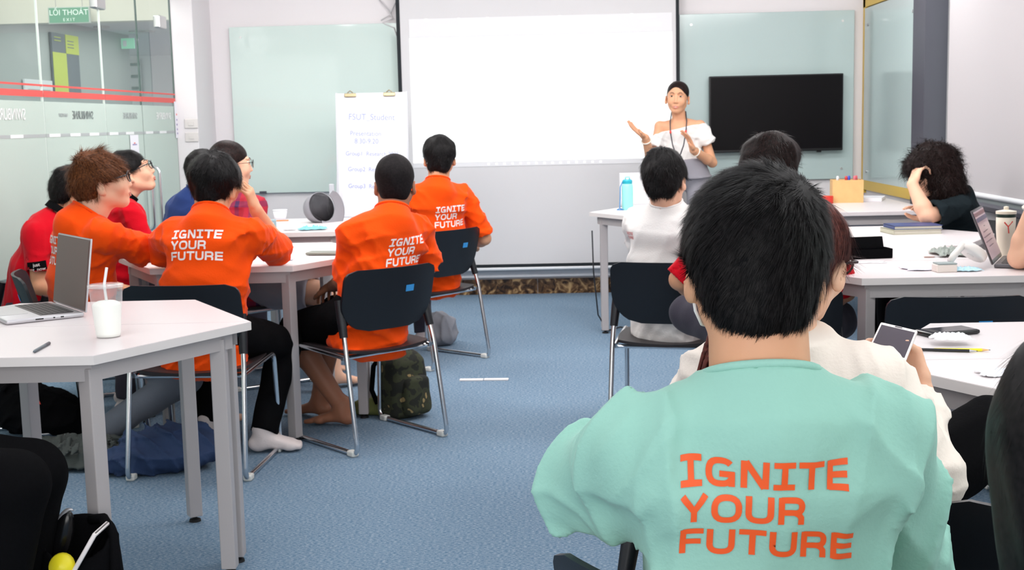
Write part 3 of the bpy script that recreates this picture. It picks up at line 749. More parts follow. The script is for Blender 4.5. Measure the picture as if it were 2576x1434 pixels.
# ---- strands: ribbons grown from points on a hair mesh
def strands(name, P, F, count, length, width, m, parent, org, flow, seed=0, lift=.35, grav=.3, wave=0., region=None, segs=4, jit=.35, clump=0.):
    r = np.random.default_rng(seed)
    a, b, c, d = (P[F[:, i]] for i in range(4))
    nn = np.cross(c-a, d-b); ar = np.linalg.norm(nn, axis=1); nn = nn/(ar[:, None]+1e-12); cen = (a+c)/2
    w = ar.copy()
    if region is not None: w = w*region(cen, nn)
    if w.sum() <= 0: return None
    f = r.choice(len(F), count, p=w/w.sum()); uu, vv = r.random((2, count, 1))
    p = a[f]*(1-uu)*(1-vv)+b[f]*uu*(1-vv)+c[f]*uu*vv+d[f]*(1-uu)*vv; n = nn[f]
    t = flow(p); t = t-n*(t*n).sum(1)[:, None]; t = t/(np.linalg.norm(t, axis=1)[:, None]+1e-9)
    j = r.normal(size=(count, 3))*jit
    if clump > 0:
        cc = np.floor(p/clump).astype(int); key = (cc[:, 0]*73856093 ^ cc[:, 1]*19349663 ^ cc[:, 2]*83492791) & 1023
        tab = r.normal(size=(1024, 3)); j = j*.5+tab[key]*jit
    dr = t+n*lift+j*.5; dr = dr/np.linalg.norm(dr, axis=1)[:, None]
    ln = length*(.55+.75*r.random(count)); side0 = np.cross(dr, n); side0 /= np.linalg.norm(side0, axis=1)[:, None]+1e-9
    pts = [p-n*.004]; cur = p-n*.002; ph = r.random((count, 1))*6.28
    for s_ in range(segs):
        dr = dr+np.array([0, 0, -grav/segs])-n*(lift*.9/segs)+t*.15/segs; dr /= np.linalg.norm(dr, axis=1)[:, None]
        cur = cur+dr*(ln/segs)[:, None]
        q = cur if not wave else cur+side0*(wave*np.sin(ph+s_*1.9))+n*(wave*.6*np.cos(ph+s_*1.9)); pts.append(q)
    V = np.empty((count, (segs+1)*2, 3))
    for i, q in enumerate(pts):
        ww = width*(1-i/segs)**.7*.5+width*.06
        V[:, 2*i] = q-side0*ww; V[:, 2*i+1] = q+side0*ww
    base = (np.arange(count)*(segs+1)*2)[:, None]
    FF = np.concatenate([base+np.array([[2*i, 2*i+1, 2*i+3, 2*i+2]]) for i in range(segs)])
    return npmesh(name, V.reshape(-1, 3), FF, m, parent, org, True)

skin_m = {}
def skin(nm, c, lip=None):
    m = mat('skin_'+nm, c, .5, sss=.12, spec=.35, var=(14, .07), bump=(220, .04)); return m
SK_L = skin('light', sr(226, 178, 150)); SK_T = skin('tan', sr(206, 150, 116)); SK_W = skin('warm', sr(214, 160, 126)); SK_B = skin('brown', sr(150, 100, 76))
lip_m = mat('lips', sr(200, 124, 110), .5, spec=.3); ear_m = None
eye_white = mat('eye_white', sr(235, 232, 228), .25); iris_m = mat('iris_dark', sr(40, 24, 16), .15)
def hairmat(nm, c, c2, rough=.5):
    m = mat('hair_'+nm, c, rough, spec=.16); nt = m.node_tree; b = nt.nodes['Principled BSDF']
    tc = nt.nodes.new('ShaderNodeTexCoord'); n = nt.nodes.new('ShaderNodeTexNoise'); n.inputs['Scale'].default_value = 120; n.inputs['Detail'].default_value = 2
    nt.links.new(tc.outputs['Object'], n.inputs['Vector']); cr = nt.nodes.new('ShaderNodeValToRGB'); e = cr.color_ramp.elements
    e[0].position = .35; e[0].color = (*c, 1); e[1].position = .75; e[1].color = (*c2, 1)
    nt.links.new(n.outputs['Fac'], cr.inputs[0]); nt.links.new(cr.outputs[0], b.inputs['Base Color']); return m
H_BLK = hairmat('black', sr(11, 10, 11), sr(28, 25, 26)); H_DBR = hairmat('dark_brown', sr(18, 12, 11), sr(44, 28, 26)); H_BRN = hairmat('brown', sr(70, 40, 24), sr(128, 76, 42))
H_RED = hairmat('auburn', sr(66, 32, 30), sr(108, 56, 48)); H_CUT = hairmat('cropped', sr(14, 11, 13), sr(30, 25, 27), .65)
def cloth(nm, c, sc=160, st=.12, var=.04): return mat('cloth_'+nm, c, .9, spec=.06, sheen=.0 if sum(c) < .1 else .12, bump=(sc, st), var=(9, var))
C_OR = cloth('orange', sr(246, 80, 18)); C_MINT = cloth('mint', sr(152, 200, 186)); C_RED = cloth('red', sr(196, 18, 34)); C_BLK = cloth('black', sr(12, 12, 14)); C_NAVY = cloth('navy', sr(46, 66, 120))
C_WHT = cloth('white', sr(232, 230, 228)); C_CREAM = cloth('cream', sr(234, 222, 212)); C_JEAN = cloth('grey_denim', sr(104, 110, 120)); C_DGREY = cloth('dark_grey', sr(64, 62, 72)); C_LGREY = cloth('light_grey', sr(150, 148, 156)); C_SOCK = cloth('sock_white', sr(226, 214, 212))
C_CHAR = cloth('charcoal_green', sr(30, 38, 42))
pr_w = mat('print_white', sr(244, 232, 230), .6); pr_o = mat('print_orange', sr(240, 92, 36), .6); pr_p = mat('print_pink', sr(214, 130, 130), .7)
glasses_m = mat('glasses_black', sr(20, 22, 28), .25)
plaid_m = mat('cloth_plaid', sr(150, 26, 46), .85, bump=(160, .12))
def plaid_nodes(m):
    nt = m.node_tree; b = nt.nodes['Principled BSDF']; tc = nt.nodes.new('ShaderNodeTexCoord'); sp = nt.nodes.new('ShaderNodeSeparateXYZ'); nt.links.new(tc.outputs['Object'], sp.inputs[0])
    prev = None
    for ax, sc in ((0, 75.), (2, 60.)):
        mu = nt.nodes.new('ShaderNodeMath'); mu.operation = 'MULTIPLY'; mu.inputs[1].default_value = sc; nt.links.new(sp.outputs[ax], mu.inputs[0])
        sn = nt.nodes.new('ShaderNodeMath'); sn.operation = 'SINE'; nt.links.new(mu.outputs[0], sn.inputs[0])
        gt = nt.nodes.new('ShaderNodeMath'); gt.operation = 'GREATER_THAN'; gt.inputs[1].default_value = .62; nt.links.new(sn.outputs[0], gt.inputs[0])
        hf = nt.nodes.new('ShaderNodeMath'); hf.operation = 'MULTIPLY'; hf.inputs[1].default_value = .45; nt.links.new(gt.outputs[0], hf.inputs[0])
        if prev is None: prev = hf
        else:
            ad = nt.nodes.new('ShaderNodeMath'); ad.operation = 'ADD'; nt.links.new(prev.outputs[0], ad.inputs[0]); nt.links.new(hf.outputs[0], ad.inputs[1]); prev = ad
    mx = nt.nodes.new('ShaderNodeMix'); mx.data_type = 'RGBA'; mx.inputs[6].default_value = (*sr(168, 26, 48), 1); mx.inputs[7].default_value = (*sr(40, 34, 80), 1)
    nt.links.new(prev.outputs[0], mx.inputs[0]); nt.links.new(mx.outputs[2], b.inputs['Base Color'])
plaid_nodes(plaid_m)

# ---- block lettering for the shirts, as strips laid on the cloth
def circ(cx, cy, rx, ry, a0, a1, n=14, p=2.6):
    out = []
    for i in range(n+1):
        a = math.radians(a0+(a1-a0)*i/n); c, s_ = math.cos(a), math.sin(a)
        q = (abs(c)**p+abs(s_)**p)**(-1/p); out.append((cx+rx*c*q, cy+ry*s_*q))
    return out
T_ = .22
GLY = {
 'I': (.78, [[(.02, .91), (.76, .91)], [(.02, .09), (.76, .09)], [(.39, .1), (.39, .9)]]),
 'G': (1.04, [circ(.5, .5, .39, .41, 42, 325, 20), [(.46, .44), (.96, .44)], [(.86, .52), (.86, 0)]]),
 'N': (.98, [[(.12, 0), (.12, 1)], [(.84, 0), (.84, 1)], [(.17, .98), (.8, .02)]]),
 'T': (.92, [[(.0, .91), (.92, .91)], [(.46, .9), (.46, 0)]]),
 'E': (.88, [[(.13, 0), (.13, 1)], [(.1, .91), (.84, .91)], [(.1, .5), (.8, .5)], [(.1, .09), (.84, .09)]]),
 'Y': (.96, [[(.08, 1), (.48, .42)], [(.88, 1), (.48, .42)], [(.48, .5), (.48, 0)]]),
 'O': (1.04, [circ(.52, .5, .41, .41, 0, 360, 26)]),
 'U': (1., [[(.12, 1), (.12, .4)]+circ(.49, .4, .37, .31, 180, 360, 14)+[(.86, 1)]]),
 'R': (.98, [[(.12, 0), (.12, 1)], [(.1, .91), (.58, .91)]+circ(.58, .68, .25, .23, 80, -80, 10)+[(.1, .45)], [(.6, .45), (.74, .38), (.82, .26), (.82, 0)]]),
 'F': (.84, [[(.13, 0), (.13, 1)], [(.1, .91), (.84, .91)], [(.1, .48), (.76, .48)]]),
}
def glyph_strips(ch):
    w_, st = GLY[ch]; out = []
    for pl in st:
        q = [np.array(pl[0], float)]
        for a, b in zip(pl[:-1], pl[1:]):
            a = np.array(a, float); b = np.array(b, float); n = max(1, int(np.linalg.norm(b-a)/.09))
            for i in range(1, n+1): q.append(a+(b-a)*i/n)
        out.append(np.array(q))
    return w_, out
def block_text(lines, cap, pitch, fit, stroke=.215):
    """returns verts (u,v) and quads; centred on left edge u=0"""
    V, F = [], []
    for li, tx in enumerate(lines):
        x = 0.
        for ch in tx:
            w_, sts = glyph_strips(ch)
            for q in sts:
                d = np.gradient(q, axis=0); d /= np.linalg.norm(d, axis=1)[:, None]+1e-9
                nl = np.stack([-d[:, 1], d[:, 0]], 1)*stroke/2; base = len(V)
                for p, n_ in zip(q, nl):
                    for k in (-1, 0, 1):
                        e = p+n_*k; V.append(((x+np.clip(e[0], 0, w_))*cap*1.06*fit, e[1]*cap-li*pitch))
                for i in range(len(q)-1):
                    for k in (0, 1): a = base+i*3+k; F.append((a, a+3, a+4, a+1))
            x += w_+.1
    return np.array(V), np.array(F)
def print_on(shirt_P, shirt_F, lines, cap, pitch, origin, right, up, m, parent, org, fit=1., off=.0016, depth=.35, name='chest_print', bend=0.):
    bv = BVHTree.FromPolygons([tuple(p) for p in shirt_P.tolist()], shirt_F.tolist())
    V, F = block_text(lines, cap, pitch, fit); V[:, 0] -= V[:, 0].max()/2; V[:, 1] -= bend*V[:, 0]**2
    right = nrm(right); up = nrm(up); fwd = np.cross(up, right); fwd = nrm(fwd)     # pointing into the back
    out = []; ok = []
    for u, v in V:
        o = np.array(origin)+right*u+up*v-fwd*depth
        h = bv.ray_cast(Vector(o), Vector(fwd))
        if h[0] is None: out.append(o); ok.append(False)
        else: out.append(np.array(h[0])+np.array(h[1])*(off if np.dot(h[1], fwd) < 0 else -off)); ok.append(True)
    out = np.array(out); ok = np.array(ok); F = F[ok[F].all(1)]
    e = np.linalg.norm(out[F[:, 0]]-out[F[:, 2]], axis=1); F = F[e < cap*1.2]
    return npmesh(name, out, F, m, parent, org, True)

# ---- the head, in its own frame: origin between the ears, +Y face, +Z crown
def head_field(F, H, c, sc=1., lips=False, female=False):
    g = lambda x, y, z: c+H@(np.array([x, y, z])*sc)
    E = lambda p, r, k=.015, op='add', M=None: F.ell(g(*p), np.array(r)*sc, H if M is None else H@M, k*sc, op)
    E((0, -.014, .03), (.0755, .094, .084), .0)
    E((0, .030, -.018), (.059, .063, .076), .03)
    E((0, .066, -.088), (.017 if female else .023, .017, .014), .03)
    for sx in (-1, 1):
        F.cone(g(sx*(.044 if female else .048), .002, -.050), g(sx*.016, .058, -.088), .019*sc, .014*sc, .03*sc)
        E((sx*.036, .068, -.026), (.024, .020, .024), .03)                       # cheeks
        E((sx*.031, .100, .013), (.0155, .0105, .0075), .009, 'sub')             # eye sockets
        F.cone(g(sx*.012, .093, .033), g(sx*.046, .078, .034), .006*sc, .005*sc, .012*sc)   # brow ridge
        Me = rotz(-sx*R(22))@rotx(R(-8))
        E((sx*.0815, -.006, -.015), (.0080, .0180, .030), .006, 'add', Me)    # ears
        E((sx*.0895, .0, -.008), (.006, .009, .018), .004, 'sub', Me)
        E((sx*.080, .002, -.036), (.008, .011, .011), .006, 'add', Me)
    F.cone(g(0, .089, .014), g(0, .1035, -.026), .0062*sc, .0090*sc, .010*sc)
    for sx in (-1, 1): E((sx*.0095, .0965, -.030), (.0075, .009, .0065), .006)
    E((0, .086, -.058), (.024, .010, .013), .014)
def eyes(H, c, sc, parent, org):
    for sx in (-1, 1):
        e = c+H@(np.array([sx*.031, .0790, .013])*sc)
        b = MB(); b.lathe([(0, -.0118)]+[(.0118*math.cos(R(a)), .0118*math.sin(R(a))) for a in range(-75, 76, 15)]+[(0, .0118)], (0, 0, 0), 16)
        o = b.build('eye', eye_white, parent, True); o.location = Vector(e-np.array(org)); o.scale = (sc,)*3
        b = MB(); b.lathe([(0, -.001), (.0066, 0), (.0056, .0022), (0, .003)], (0, 0, 0), 14)
        i = b.build('iris', iris_m, o, True); i.matrix_basis = Matrix((*[tuple(row) for row in np.column_stack([H@np.array([1, 0, 0]), H@np.array([0, 0, -1]), H@np.array([0, 1, 0]), H@np.array([0, .0102, 0])])], (0, 0, 0, 1)))
def face_bits(H, c, sc, parent, org, sk, hm, P, Q, open_mouth=False):
    bv = BVHTree.FromPolygons([tuple(p) for p in P.tolist()], Q.tolist())
    def surf(x, z, off=0.):
        o = c+H@(V3(x, .16, z)*sc); h = bv.ray_cast(Vector(o), Vector(-(H@V3(0, 1, 0)))); p = V3(*h[0]) if h[0] is not None else c+H@(V3(x, .09, z)*sc)
        return Vector(p+(H@V3(0, 1, 0))*off-np.array(org))
    for nm, z0, zc, rad in (('upper_lip', -.0585, .0035, .0040), ('lower_lip', -.0585-(.010 if open_mouth else .0075), -.0032, .0048)):
        n = 10; pts = []; rs = []
        for i in range(n+1):
            t = i/n*2-1; x = t*.0225
            cup = (.0016*math.cos(t*9) if nm == 'upper_lip' else 0)
            pts.append(surf(x, z0+(-.0585-z0)*abs(t)**2+zc*(1-t*t)*.6+cup*(1-t*t), .0004)); rs.append(max(.0006, rad*(1-abs(t)**2.2)))
        MB().tube(pts, rs, 8).build('lip', lip_m, parent, True)
    if open_mouth:
        MB().tube([surf(-.013, -.0605, .0008), surf(0, -.061, .0008), surf(.013, -.0605, .0008)], [.0006, .0022, .0006], 8).build('teeth', eye_white, parent, True)
    for sx in (-1, 1):
        MB().tube([surf(sx*x, z, .0008) for x, z in ((.014, .0325), (.022, .0365), (.032, .0380), (.042, .0350), (.049, .0300))], [.0014, .0024, .0024, .0018, .0006], 6).build('eyebrow', hm, parent, True)
        e = c+H@(V3(sx*.031, .0790, .013)*sc); rr_ = .0124*sc
        def lid(u, v, up_):
            az = R(-88+176*u); edge = (R(16) if up_ else R(-17))*max(0, math.cos(az))**.8-R(1)*0
            el = edge+(R(72 if up_ else -62)-edge)*v
            d = V3(math.sin(az)*math.cos(el), math.cos(az)*math.cos(el), math.sin(el)); return Vector(e+H@(d*rr_)-np.array(org))
        for up_ in (True, False):
            b = MB(); b.grid(lambda u, v: tuple(lid(u, v, up_)), 14, 8); o = b.build('eyelid', sk, parent, True); sm = o.modifiers.new('t', 'SOLIDIFY'); sm.thickness = .0008; sm.offset = 0
        MB().tube([lid(u, 0, True)+Vector(H@V3(0, .0006, 0)) for u in (.12, .25, .4, .55, .7, .82, .93)], [.0004, .0008, .0010, .0011, .0010, .0009, .0003], 5).build('eyelashes', hm, parent, True)
def make_glasses(H, c, sc, parent, org, m=None, thick=.0016):
    b = MB(); g = lambda x, y, z: Vector(c+H@(np.array([x, y, z])*sc)-np.array(org))
    for sx in (-1, 1):
        pts = [g(sx*(.034+.025*math.cos(a)), .108-.006*abs(math.cos(a))*(1 if math.cos(a) > 0 else 0), .008+.021*math.sin(a)) for a in [i*2*PI/20 for i in range(20)]]
        b.tube(pts, thick, 6, closed=True)
        b.tube([g(sx*.058, .103, .016), g(sx*.074, .085, .014), g(sx*.082, .0, .006), g(sx*.080, -.012, -.004)], thick*1.1, 6)
    b.tube([g(-.010, .110, .012), g(0, .113, .014), g(.010, .110, .012)], thick, 6)
    o = b.build('glasses', m or glasses_m, parent, True)
    b = MB()
    for sx in (-1, 1):
        n = len(b.v); k = 16
        for i in range(k): a = i*2*PI/k; b.v.append(tuple(g(sx*(.034+.024*math.cos(a)), .108, .008+.020*math.sin(a))))
        b.f.append(tuple(n+i for i in range(k))); b.mi.append(0)
    b.build('lens', clear_glass, o)
    return o
def hand(F, wr, d, n, curl=.4, side=1, sc=1., spread=.12, thumb=.8, k=.004, curls=None):
    """wr wrist, d finger direction, n palm normal (out of the palm), side: +1 thumb on d x n side"""
    d = nrm(d); n = nrm(n-d*np.dot(n, d)); t = np.cross(d, n)*side
    P = lambda a, b, c: wr+(d*a+t*b+n*c)*sc
    F.econe(P(0, 0, 0), P(.03, 0, 0), (.027*sc, .019*sc), (.034*sc, .016*sc), t, .012)
    F.econe(P(.025, 0, 0), P(.075, .0, 0), (.036*sc, .0145*sc), (.039*sc, .0125*sc), t, .010)
    Ls = (.040, .045, .041, .031); W = (.0088, .0090, .0086, .0076)
    for i in range(4):
        b0 = .029-.0195*i; base = P(.082-.003*abs(i-1), b0, 0); cu = curls[i] if curls else curl
        fd = nrm(d+t*spread*(1.2-i*.9)); ang = 0; p = base; r_ = W[i]*sc
        F.cone(P(.055, b0*.85, 0), base, r_*1.05, r_*1.05, k)
        for j, f_ in enumerate((1., .68, .5)):
            ang += cu*(.8, 1.1, .8)[j]
            q = p+(fd*math.cos(ang)+n*math.sin(ang))*Ls[i]*f_*sc
            F.cone(p, q, r_*(1-.08*j), r_*(.92-.1*j), k*.5 if j else k); p = q
    p0 = P(.02, .022, .006); p1 = p0+nrm(d*.55+t*(.75)*thumb+n*.35)*.042*sc; p2 = p1+nrm(d*.85+t*.35*thumb+n*.3)*.03*sc; p3 = p2+nrm(d*.95+t*.1+n*.25)*.024*sc
    F.chain([p0, p1, p2, p3], [.014*sc, .0115*sc, .0098*sc, .008*sc], k*1.5)
def foot(F, ank, d, k=.015, sc=1., extra=0., toes=True, pitch=0.):
    d = np.array([d[0], d[1], 0.]); d = nrm(d); t = np.array([-d[1], d[0], 0.]); up = np.array([0, 0, 1.])
    if pitch: c_, s_ = math.cos(pitch), math.sin(pitch); d, up = d*c_-up*s_, up*c_+d*s_
    P = lambda a, b, c: np.asarray(ank)+(d*a+t*b+up*c)*sc
    e = extra
    F.ell(P(-.03, 0, -.045), (np.array([.034, .031, .03])+e)*sc, np.column_stack([d, t, up]), .03)
    F.chain([P(-.01, 0, .02), P(-.005, 0, -.01)], [.036*sc+e, .037*sc+e], .02)
    F.econe(P(0, 0, -.03), P(.11, 0, -.056), (.033*sc+e, .034*sc+e), (.043*sc+e, .018*sc+e), t, .03)
    F.econe(P(.10, 0, -.058), P(.145, 0, -.062), (.043*sc+e, .016*sc+e), (.038*sc+e, .012*sc+e), t, .015)
    if toes:
        for i in range(5): F.cone(P(.145-.005*i, .030-.0155*i, -.062), P(.172-.008*i, .032-.0165*i, -.066), (.0125-.0012*i)*sc, (.0115-.0012*i)*sc, .004)


def person(label, pel, neck, head, face, look=(0, 0, 0), armL=None, armR=None, legL=None, legR=None, shirt=C_OR, sleeve=.8, pants=C_BLK, plen=1., sk=SK_T, hair='short', hm=H_BLK, hr=(.088, .106, .094),
           feet='bare', high=0, glasses=False, text=None, sc=1.03, hb=.0065, hs=.008, build=1., wr=(.0035, 26), seed=1, nstr=6000, slen=.026, swid=.0015, extra=None, polo=False, long=False, long_sleeve=False, whorl=(.01, -.05, .10), lift=.55, hang=0., skirt=None, female=False, strand_kw=None, fold=.010, foldf=26, legs=True, shoulders=None):
    pel = V3(*pel); neck = V3(*neck); head = V3(*head); Rm = rotz(R(face)); rt = Rm@V3(1, 0, 0); fd = Rm@V3(0, 1, 0)
    root = empty('person', (pel[0], pel[1], 0), 0, label, 'person'); org = V3(pel[0], pel[1], 0)
    H = rotz(R(look[0]))@rotx(R(look[1]))@roty(R(look[2]))
    up = nrm(neck-pel); B = build
    sh = {}
    for sd, k_ in ((-1, 'L'), (1, 'R')):
        sh[k_] = neck+rt*sd*.168*sc*B-up*.078+fd*.012
        if shoulders and k_ in shoulders: sh[k_] = V3(*shoulders[k_])
    mid = (pel*.55+neck*.45)-fd*.018; chest = pel*.24+neck*.76-fd*.006
    arms = {}
    for k_, a in (('L', armL), ('R', armR)):
        sd = -1 if k_ == 'L' else 1
        a = a or dict(w=neck+rt*sd*.14+fd*.33-V3(0, 0, .42), hint=neck+rt*sd*.5-fd*.2-V3(0, 0, .5))
        el, w_ = ik(sh[k_], a['w'], .285*sc, .25*sc, a.get('hint', neck+rt*sd*.5-V3(0, 0, .6)))
        if 'e' in a: el = V3(*a['e']); w_ = V3(*a['w'])
        arms[k_] = (sh[k_], el, w_, a)
    hip = {k_: pel+rt*sd*.085*sc-V3(0, 0, .0) for sd, k_ in ((-1, 'L'), (1, 'R'))}
    lg_ = {}
    for k_, l in (('L', legL), ('R', legR)):
        sd = -1 if k_ == 'L' else 1
        l = l or dict(a=(V3(pel[0], pel[1], 0)+fd*.42+rt*sd*.13+V3(0, 0, .085)), hint=V3(pel[0], pel[1], .9)+fd*.8+rt*sd*.15)
        kn, an = ik(hip[k_], l['a'], .43*sc, .40*sc, l.get('hint', pel+fd+V3(0, 0, .4)+rt*sd*.1))
        if 'kn' in l: kn = V3(*l['kn']); an = V3(*l['a'])
        lg_[k_] = (kn, an, l)
    pts = [pel, neck, head]+[p for k_ in 'LR' for p in arms[k_][:3]]
    allp = np.array(pts+[p for k_ in 'LR' for p in lg_[k_][:2]])
    F = Field(allp.min(0)-.24, allp.max(0)+.2, hb)
    # --- skin
    F.econe(pel-up*.02, mid, (.145*B, .095*B), (.13*B, .088*B), rt, .0); F.econe(mid, chest, (.13*B, .088*B), (.145*B, .092*B), rt, .04)
    F.econe(chest, neck-up*.085, (.140*B, .090*B), (.10*B, .05), rt, .03)
    g = lambda x, y, z: head+H@(V3(x, y, z)*sc)
    for k_ in 'LR':
        S_, E_, W_, a = arms[k_]
        F.cone(neck-up*.065, S_-up*.008, .030, .038*B, .03)
        F.cone(S_-up*.004, E_, .041*B, .038*B, .015); m_ = E_+(W_-E_)*.28
        F.chain([E_, m_, W_], [.040*B, .042*B, .0265], .012)
    hw = .056+(.006 if B > 1 else 0)-(.010 if female else 0)
    F.econe(g(0, -.022, -.05), neck-up*.02, (hw, hw+.002), (hw+.003, hw+.003), rt, .02, cap=.04)
    if legs:
        for k_ in 'LR':
            kn, an, l = lg_[k_]
            F.cone(hip[k_], kn, .078*B, .054*B, .03); m_ = kn+(an-kn)*.3-nrm(np.cross(np.cross(an-kn, hip[k_]-kn), an-kn))*(-.0)
            F.chain([kn, m_, an], [.052*B, .054*B, .036], .02)
            if feet == 'bare': foot(F, an, l.get('dir', fd), pitch=l.get('pitch', 0.))
    for k_ in 'LR':
        S_, E_, W_, a = arms[k_]
        if a.get('hand', True):
            hd = a.get('d', W_-E_); hn = a.get('n', (0, 0, -1))
            hand(F, W_, hd, np.array(hn, float), a.get('curl', .4), a.get('side', 1 if k_ == 'L' else -1), sc, a.get('spread', .12), a.get('thumb', .8), curls=a.get('curls'))
    head_field(F, H, head, sc, female=female)
    P, Q = F.mesh()
    loc = (P-head)@H/sc     # to head frame
    fc = loc[Q].mean(1)
    lipm = (np.abs(fc[:, 0]) < .023) & (fc[:, 1] > .088) & (fc[:, 2] < -.0485) & (fc[:, 2] > -.070) & (fc[:, 1] < .12)
    brow = (np.abs(np.abs(fc[:, 0])-.032) < .015) & (fc[:, 1] > .07) & (np.abs(fc[:, 2]-.0345+.0*fc[:, 0]) < .0026)
    body = npmesh('body', P, Q, sk, root, org, True)
    face_bits(H, head, sc, body, org, sk, hm, P, Q, open_mouth=female)
    eyes(H, head, sc, body, org)
    nr = hw+.0065
    # --- clothing: top
    F = Field(np.array(pts).min(0)-.26, np.array(pts).max(0)+.12, hs)
    hipb = pel-up*.04-V3(0, 0, .03)
    if high: hipb = pel+up*.05
    if hang: hipb = hipb-fd*.02-V3(0, 0, hang)
    F.econe(hipb, mid, (.172*B, .130*B), (.158*B, .120*B), rt, .0, cap=.06); F.econe(mid, chest, (.158*B, .118*B), (.166*B, .114*B), rt, .04)
    F.econe(chest, neck-up*.075, (.166*B, .112*B), (.125*B, .070), rt, .04)
    for k_ in 'LR':
        S_, E_, W_, a = arms[k_]
        F.cone(neck-up*.036+fd*.002, S_-up*.000, .050, .050*B, .03)
        F.cone(neck-up*.075, S_+(E_-S_)*.25, .055, .050*B, .03)
        if k_ == 'L': F.econe(arms['L'][0]*.92+arms['R'][0]*.08, arms['R'][0]*.92+arms['L'][0]*.08, (.054, .078), (.054, .078), up, .03, cap=.03, p=2.2)
        F.cone(chest+(S_-chest)*.5-up*.01, S_-up*.03, .074*B, .050*B, .03)
        if long_sleeve:
            F.cone(S_, E_, .066*B, .058*B, .03); F.flat(E_, E_+(W_-E_)*.93, .056*B, .043, k=.02)
        else:
            e = S_+(E_-S_)*sleeve
            F.flat(S_, e, .050*B, .072*B if not polo else .061*B, k=.018)
    nd = nrm(nrm(g(0, -.02, -.03)-neck)+fd*.15)
    if extra: extra(F, dict(rt=rt, fd=fd, up=up, neck=neck, pel=pel, head=head, arms=arms, chest=chest, mid=mid, H=H))
    if not female: F.flat(neck-nd*.060, neck+nd*.014, .104, nr+.006, k=.025)
    if fold: qq = dict(chest=chest, rt=rt, up=up, neck=neck); F.folds(fold, foldf, seed, qq); F.folds(fold*.42, foldf*2.2, seed+9, qq, 4, .1)
    for k_ in 'LR':
        S_, E_, W_, a = arms[k_]
        if not long_sleeve:
            e = S_+(E_-S_)*sleeve; v = nrm(E_-S_); F.flat(e-v*.05, e+v*.05, .046*B, .063*B if not polo else .052*B, k=.004, op='sub')
    # neck hole
    if not female: F.flat(neck-nd*.002, neck+nd*.10, nr, nr+.002, k=.003, op='sub')
    P, Q = F.mesh(); P = relax(P, Q, 1, .4)
    name = {'polo': 'polo_shirt'}.get('polo' if polo else '', 'long_sleeved_top' if long_sleeve else ('blouse' if female and not long_sleeve else 't_shirt'))
    TP, TQ = P, Q; top = npmesh(name, P, Q, shirt, root, org)
    if text:
        fx = text.get('x', 0.); o = neck+rt*fx-up*text.get('dz', .12)
        ra = R(text.get('rot', 0)); print_on(P, Q, text['lines'], text.get('cap', .036), text.get('pitch', .047), o, rt*math.cos(ra)+up*math.sin(ra), up*math.cos(ra)-rt*math.sin(ra), text.get('m', pr_w), top, org, fit=text.get('fit', 1.), name='lettering', bend=text.get('bend', .25))
    if polo or not female:
        b = MB(); k = 28; rads = (nr+.0052, nr+.0052) ; pp = []
        nu = nrm(neck-pel*.0-neck*0 if False else nd); a_ = nrm(rt-nu*(rt@nu)); c_ = np.cross(nu, a_)
        for i in range(k):
            th = 2*PI*i/k; pp.append(Vector(neck+nd*.014+a_*rads[0]*math.cos(th)+c_*rads[1]*math.sin(th)-org))
        if polo:
            n_ = len(b.v); rows = ((1.0, .0), (1.02, .032), (1.16, .03), (1.22, -.002))
            for s_, z_ in rows:
                for i in range(k):
                    th = 2*PI*i/k; b.v.append(tuple(V3(*pp[i])+ (a_*math.cos(th)+c_*math.sin(th))*rads[0]*(s_-1)+nd*z_))
            for j in range(3):
                for i in range(k): b.f.append((n_+j*k+i, n_+j*k+(i+1) % k, n_+(j+1)*k+(i+1) % k, n_+(j+1)*k+i)); b.mi.append(0)
            b.build('collar', C_BLK, root, True)
        else:
            b.tube(pp, .0058, 8, closed=True); b.build('neckband', shirt, root, True)
    # --- trousers
    if legs and pants is not None:
        lp = np.array([pel]+[p for k_ in 'LR' for p in lg_[k_][:2]]); F = Field(lp.min(0)-.2, lp.max(0)+.16, hs)
        F.econe(pel-V3(0, 0, .0), pel+up*.06, (.160*B, .112*B), (.146*B, .098*B), rt, .0, cap=.05)
        if high: F.flat(pel+up*.02, pel+up*high, .10, .10); F.econe(pel, pel+up*high, (.188*B, .146*B), (.176*B, .142*B), rt, .02, cap=.008, p=3)
        for k_ in 'LR':
            kn, an, l = lg_[k_]
            if plen <= .5:
                e = hip[k_]+(kn-hip[k_])*(plen*2); F.flat(hip[k_], e, .100*B, .088*B, k=.04)
                v = nrm(kn-hip[k_]); F.flat(e-v*.04, e+v*.06, .066*B, .072*B, k=.003, op='sub')
            else:
                F.cone(hip[k_], kn, .100*B, .072*B, .04); e = kn+(an-kn)*((plen-.5)*2); F.flat(kn, e, .070*B, .056*(skirt or 1.), k=.02)
        F.wrinkle(wr[0]*.9, wr[1]*1.6, seed+5)
        P, Q = F.mesh(); P = relax(P, Q, 1, .4); npmesh('shorts' if plen <= .5 else 'trousers', P, Q, pants, root, org)
        if feet in ('sock', 'shoe', 'black_sock'):
            for k_ in 'LR':
                kn, an, l = lg_[k_]; F = Field(an-.24, an+.24, .005)
                foot(F, an, l.get('dir', fd), extra=.004 if 'sock' in feet else .010, toes=False, pitch=l.get('pitch', 0.))
                F.flat(an, an+(kn-an)*.22, .041, .044, k=.01)
                P, Q = F.mesh(); npmesh('sock' if 'sock' in feet else 'shoe', P, Q, {'sock': C_SOCK, 'shoe': rubber, 'black_sock': C_BLK}[feet], root, org)
    # --- hair
    e_ = lambda F, p, r, k=.02, op='add', M=None: F.ell(g(*p), V3(*r)*sc, H if M is None else H@M, k, op)
    low = .36 if long else .17
    F = Field(head-V3(.19, .19, low), head+V3(.19, .19, .2), .0045 if hb < .0055 else .0055)
    e_(F, (0, -.018, .034), hr, 0)
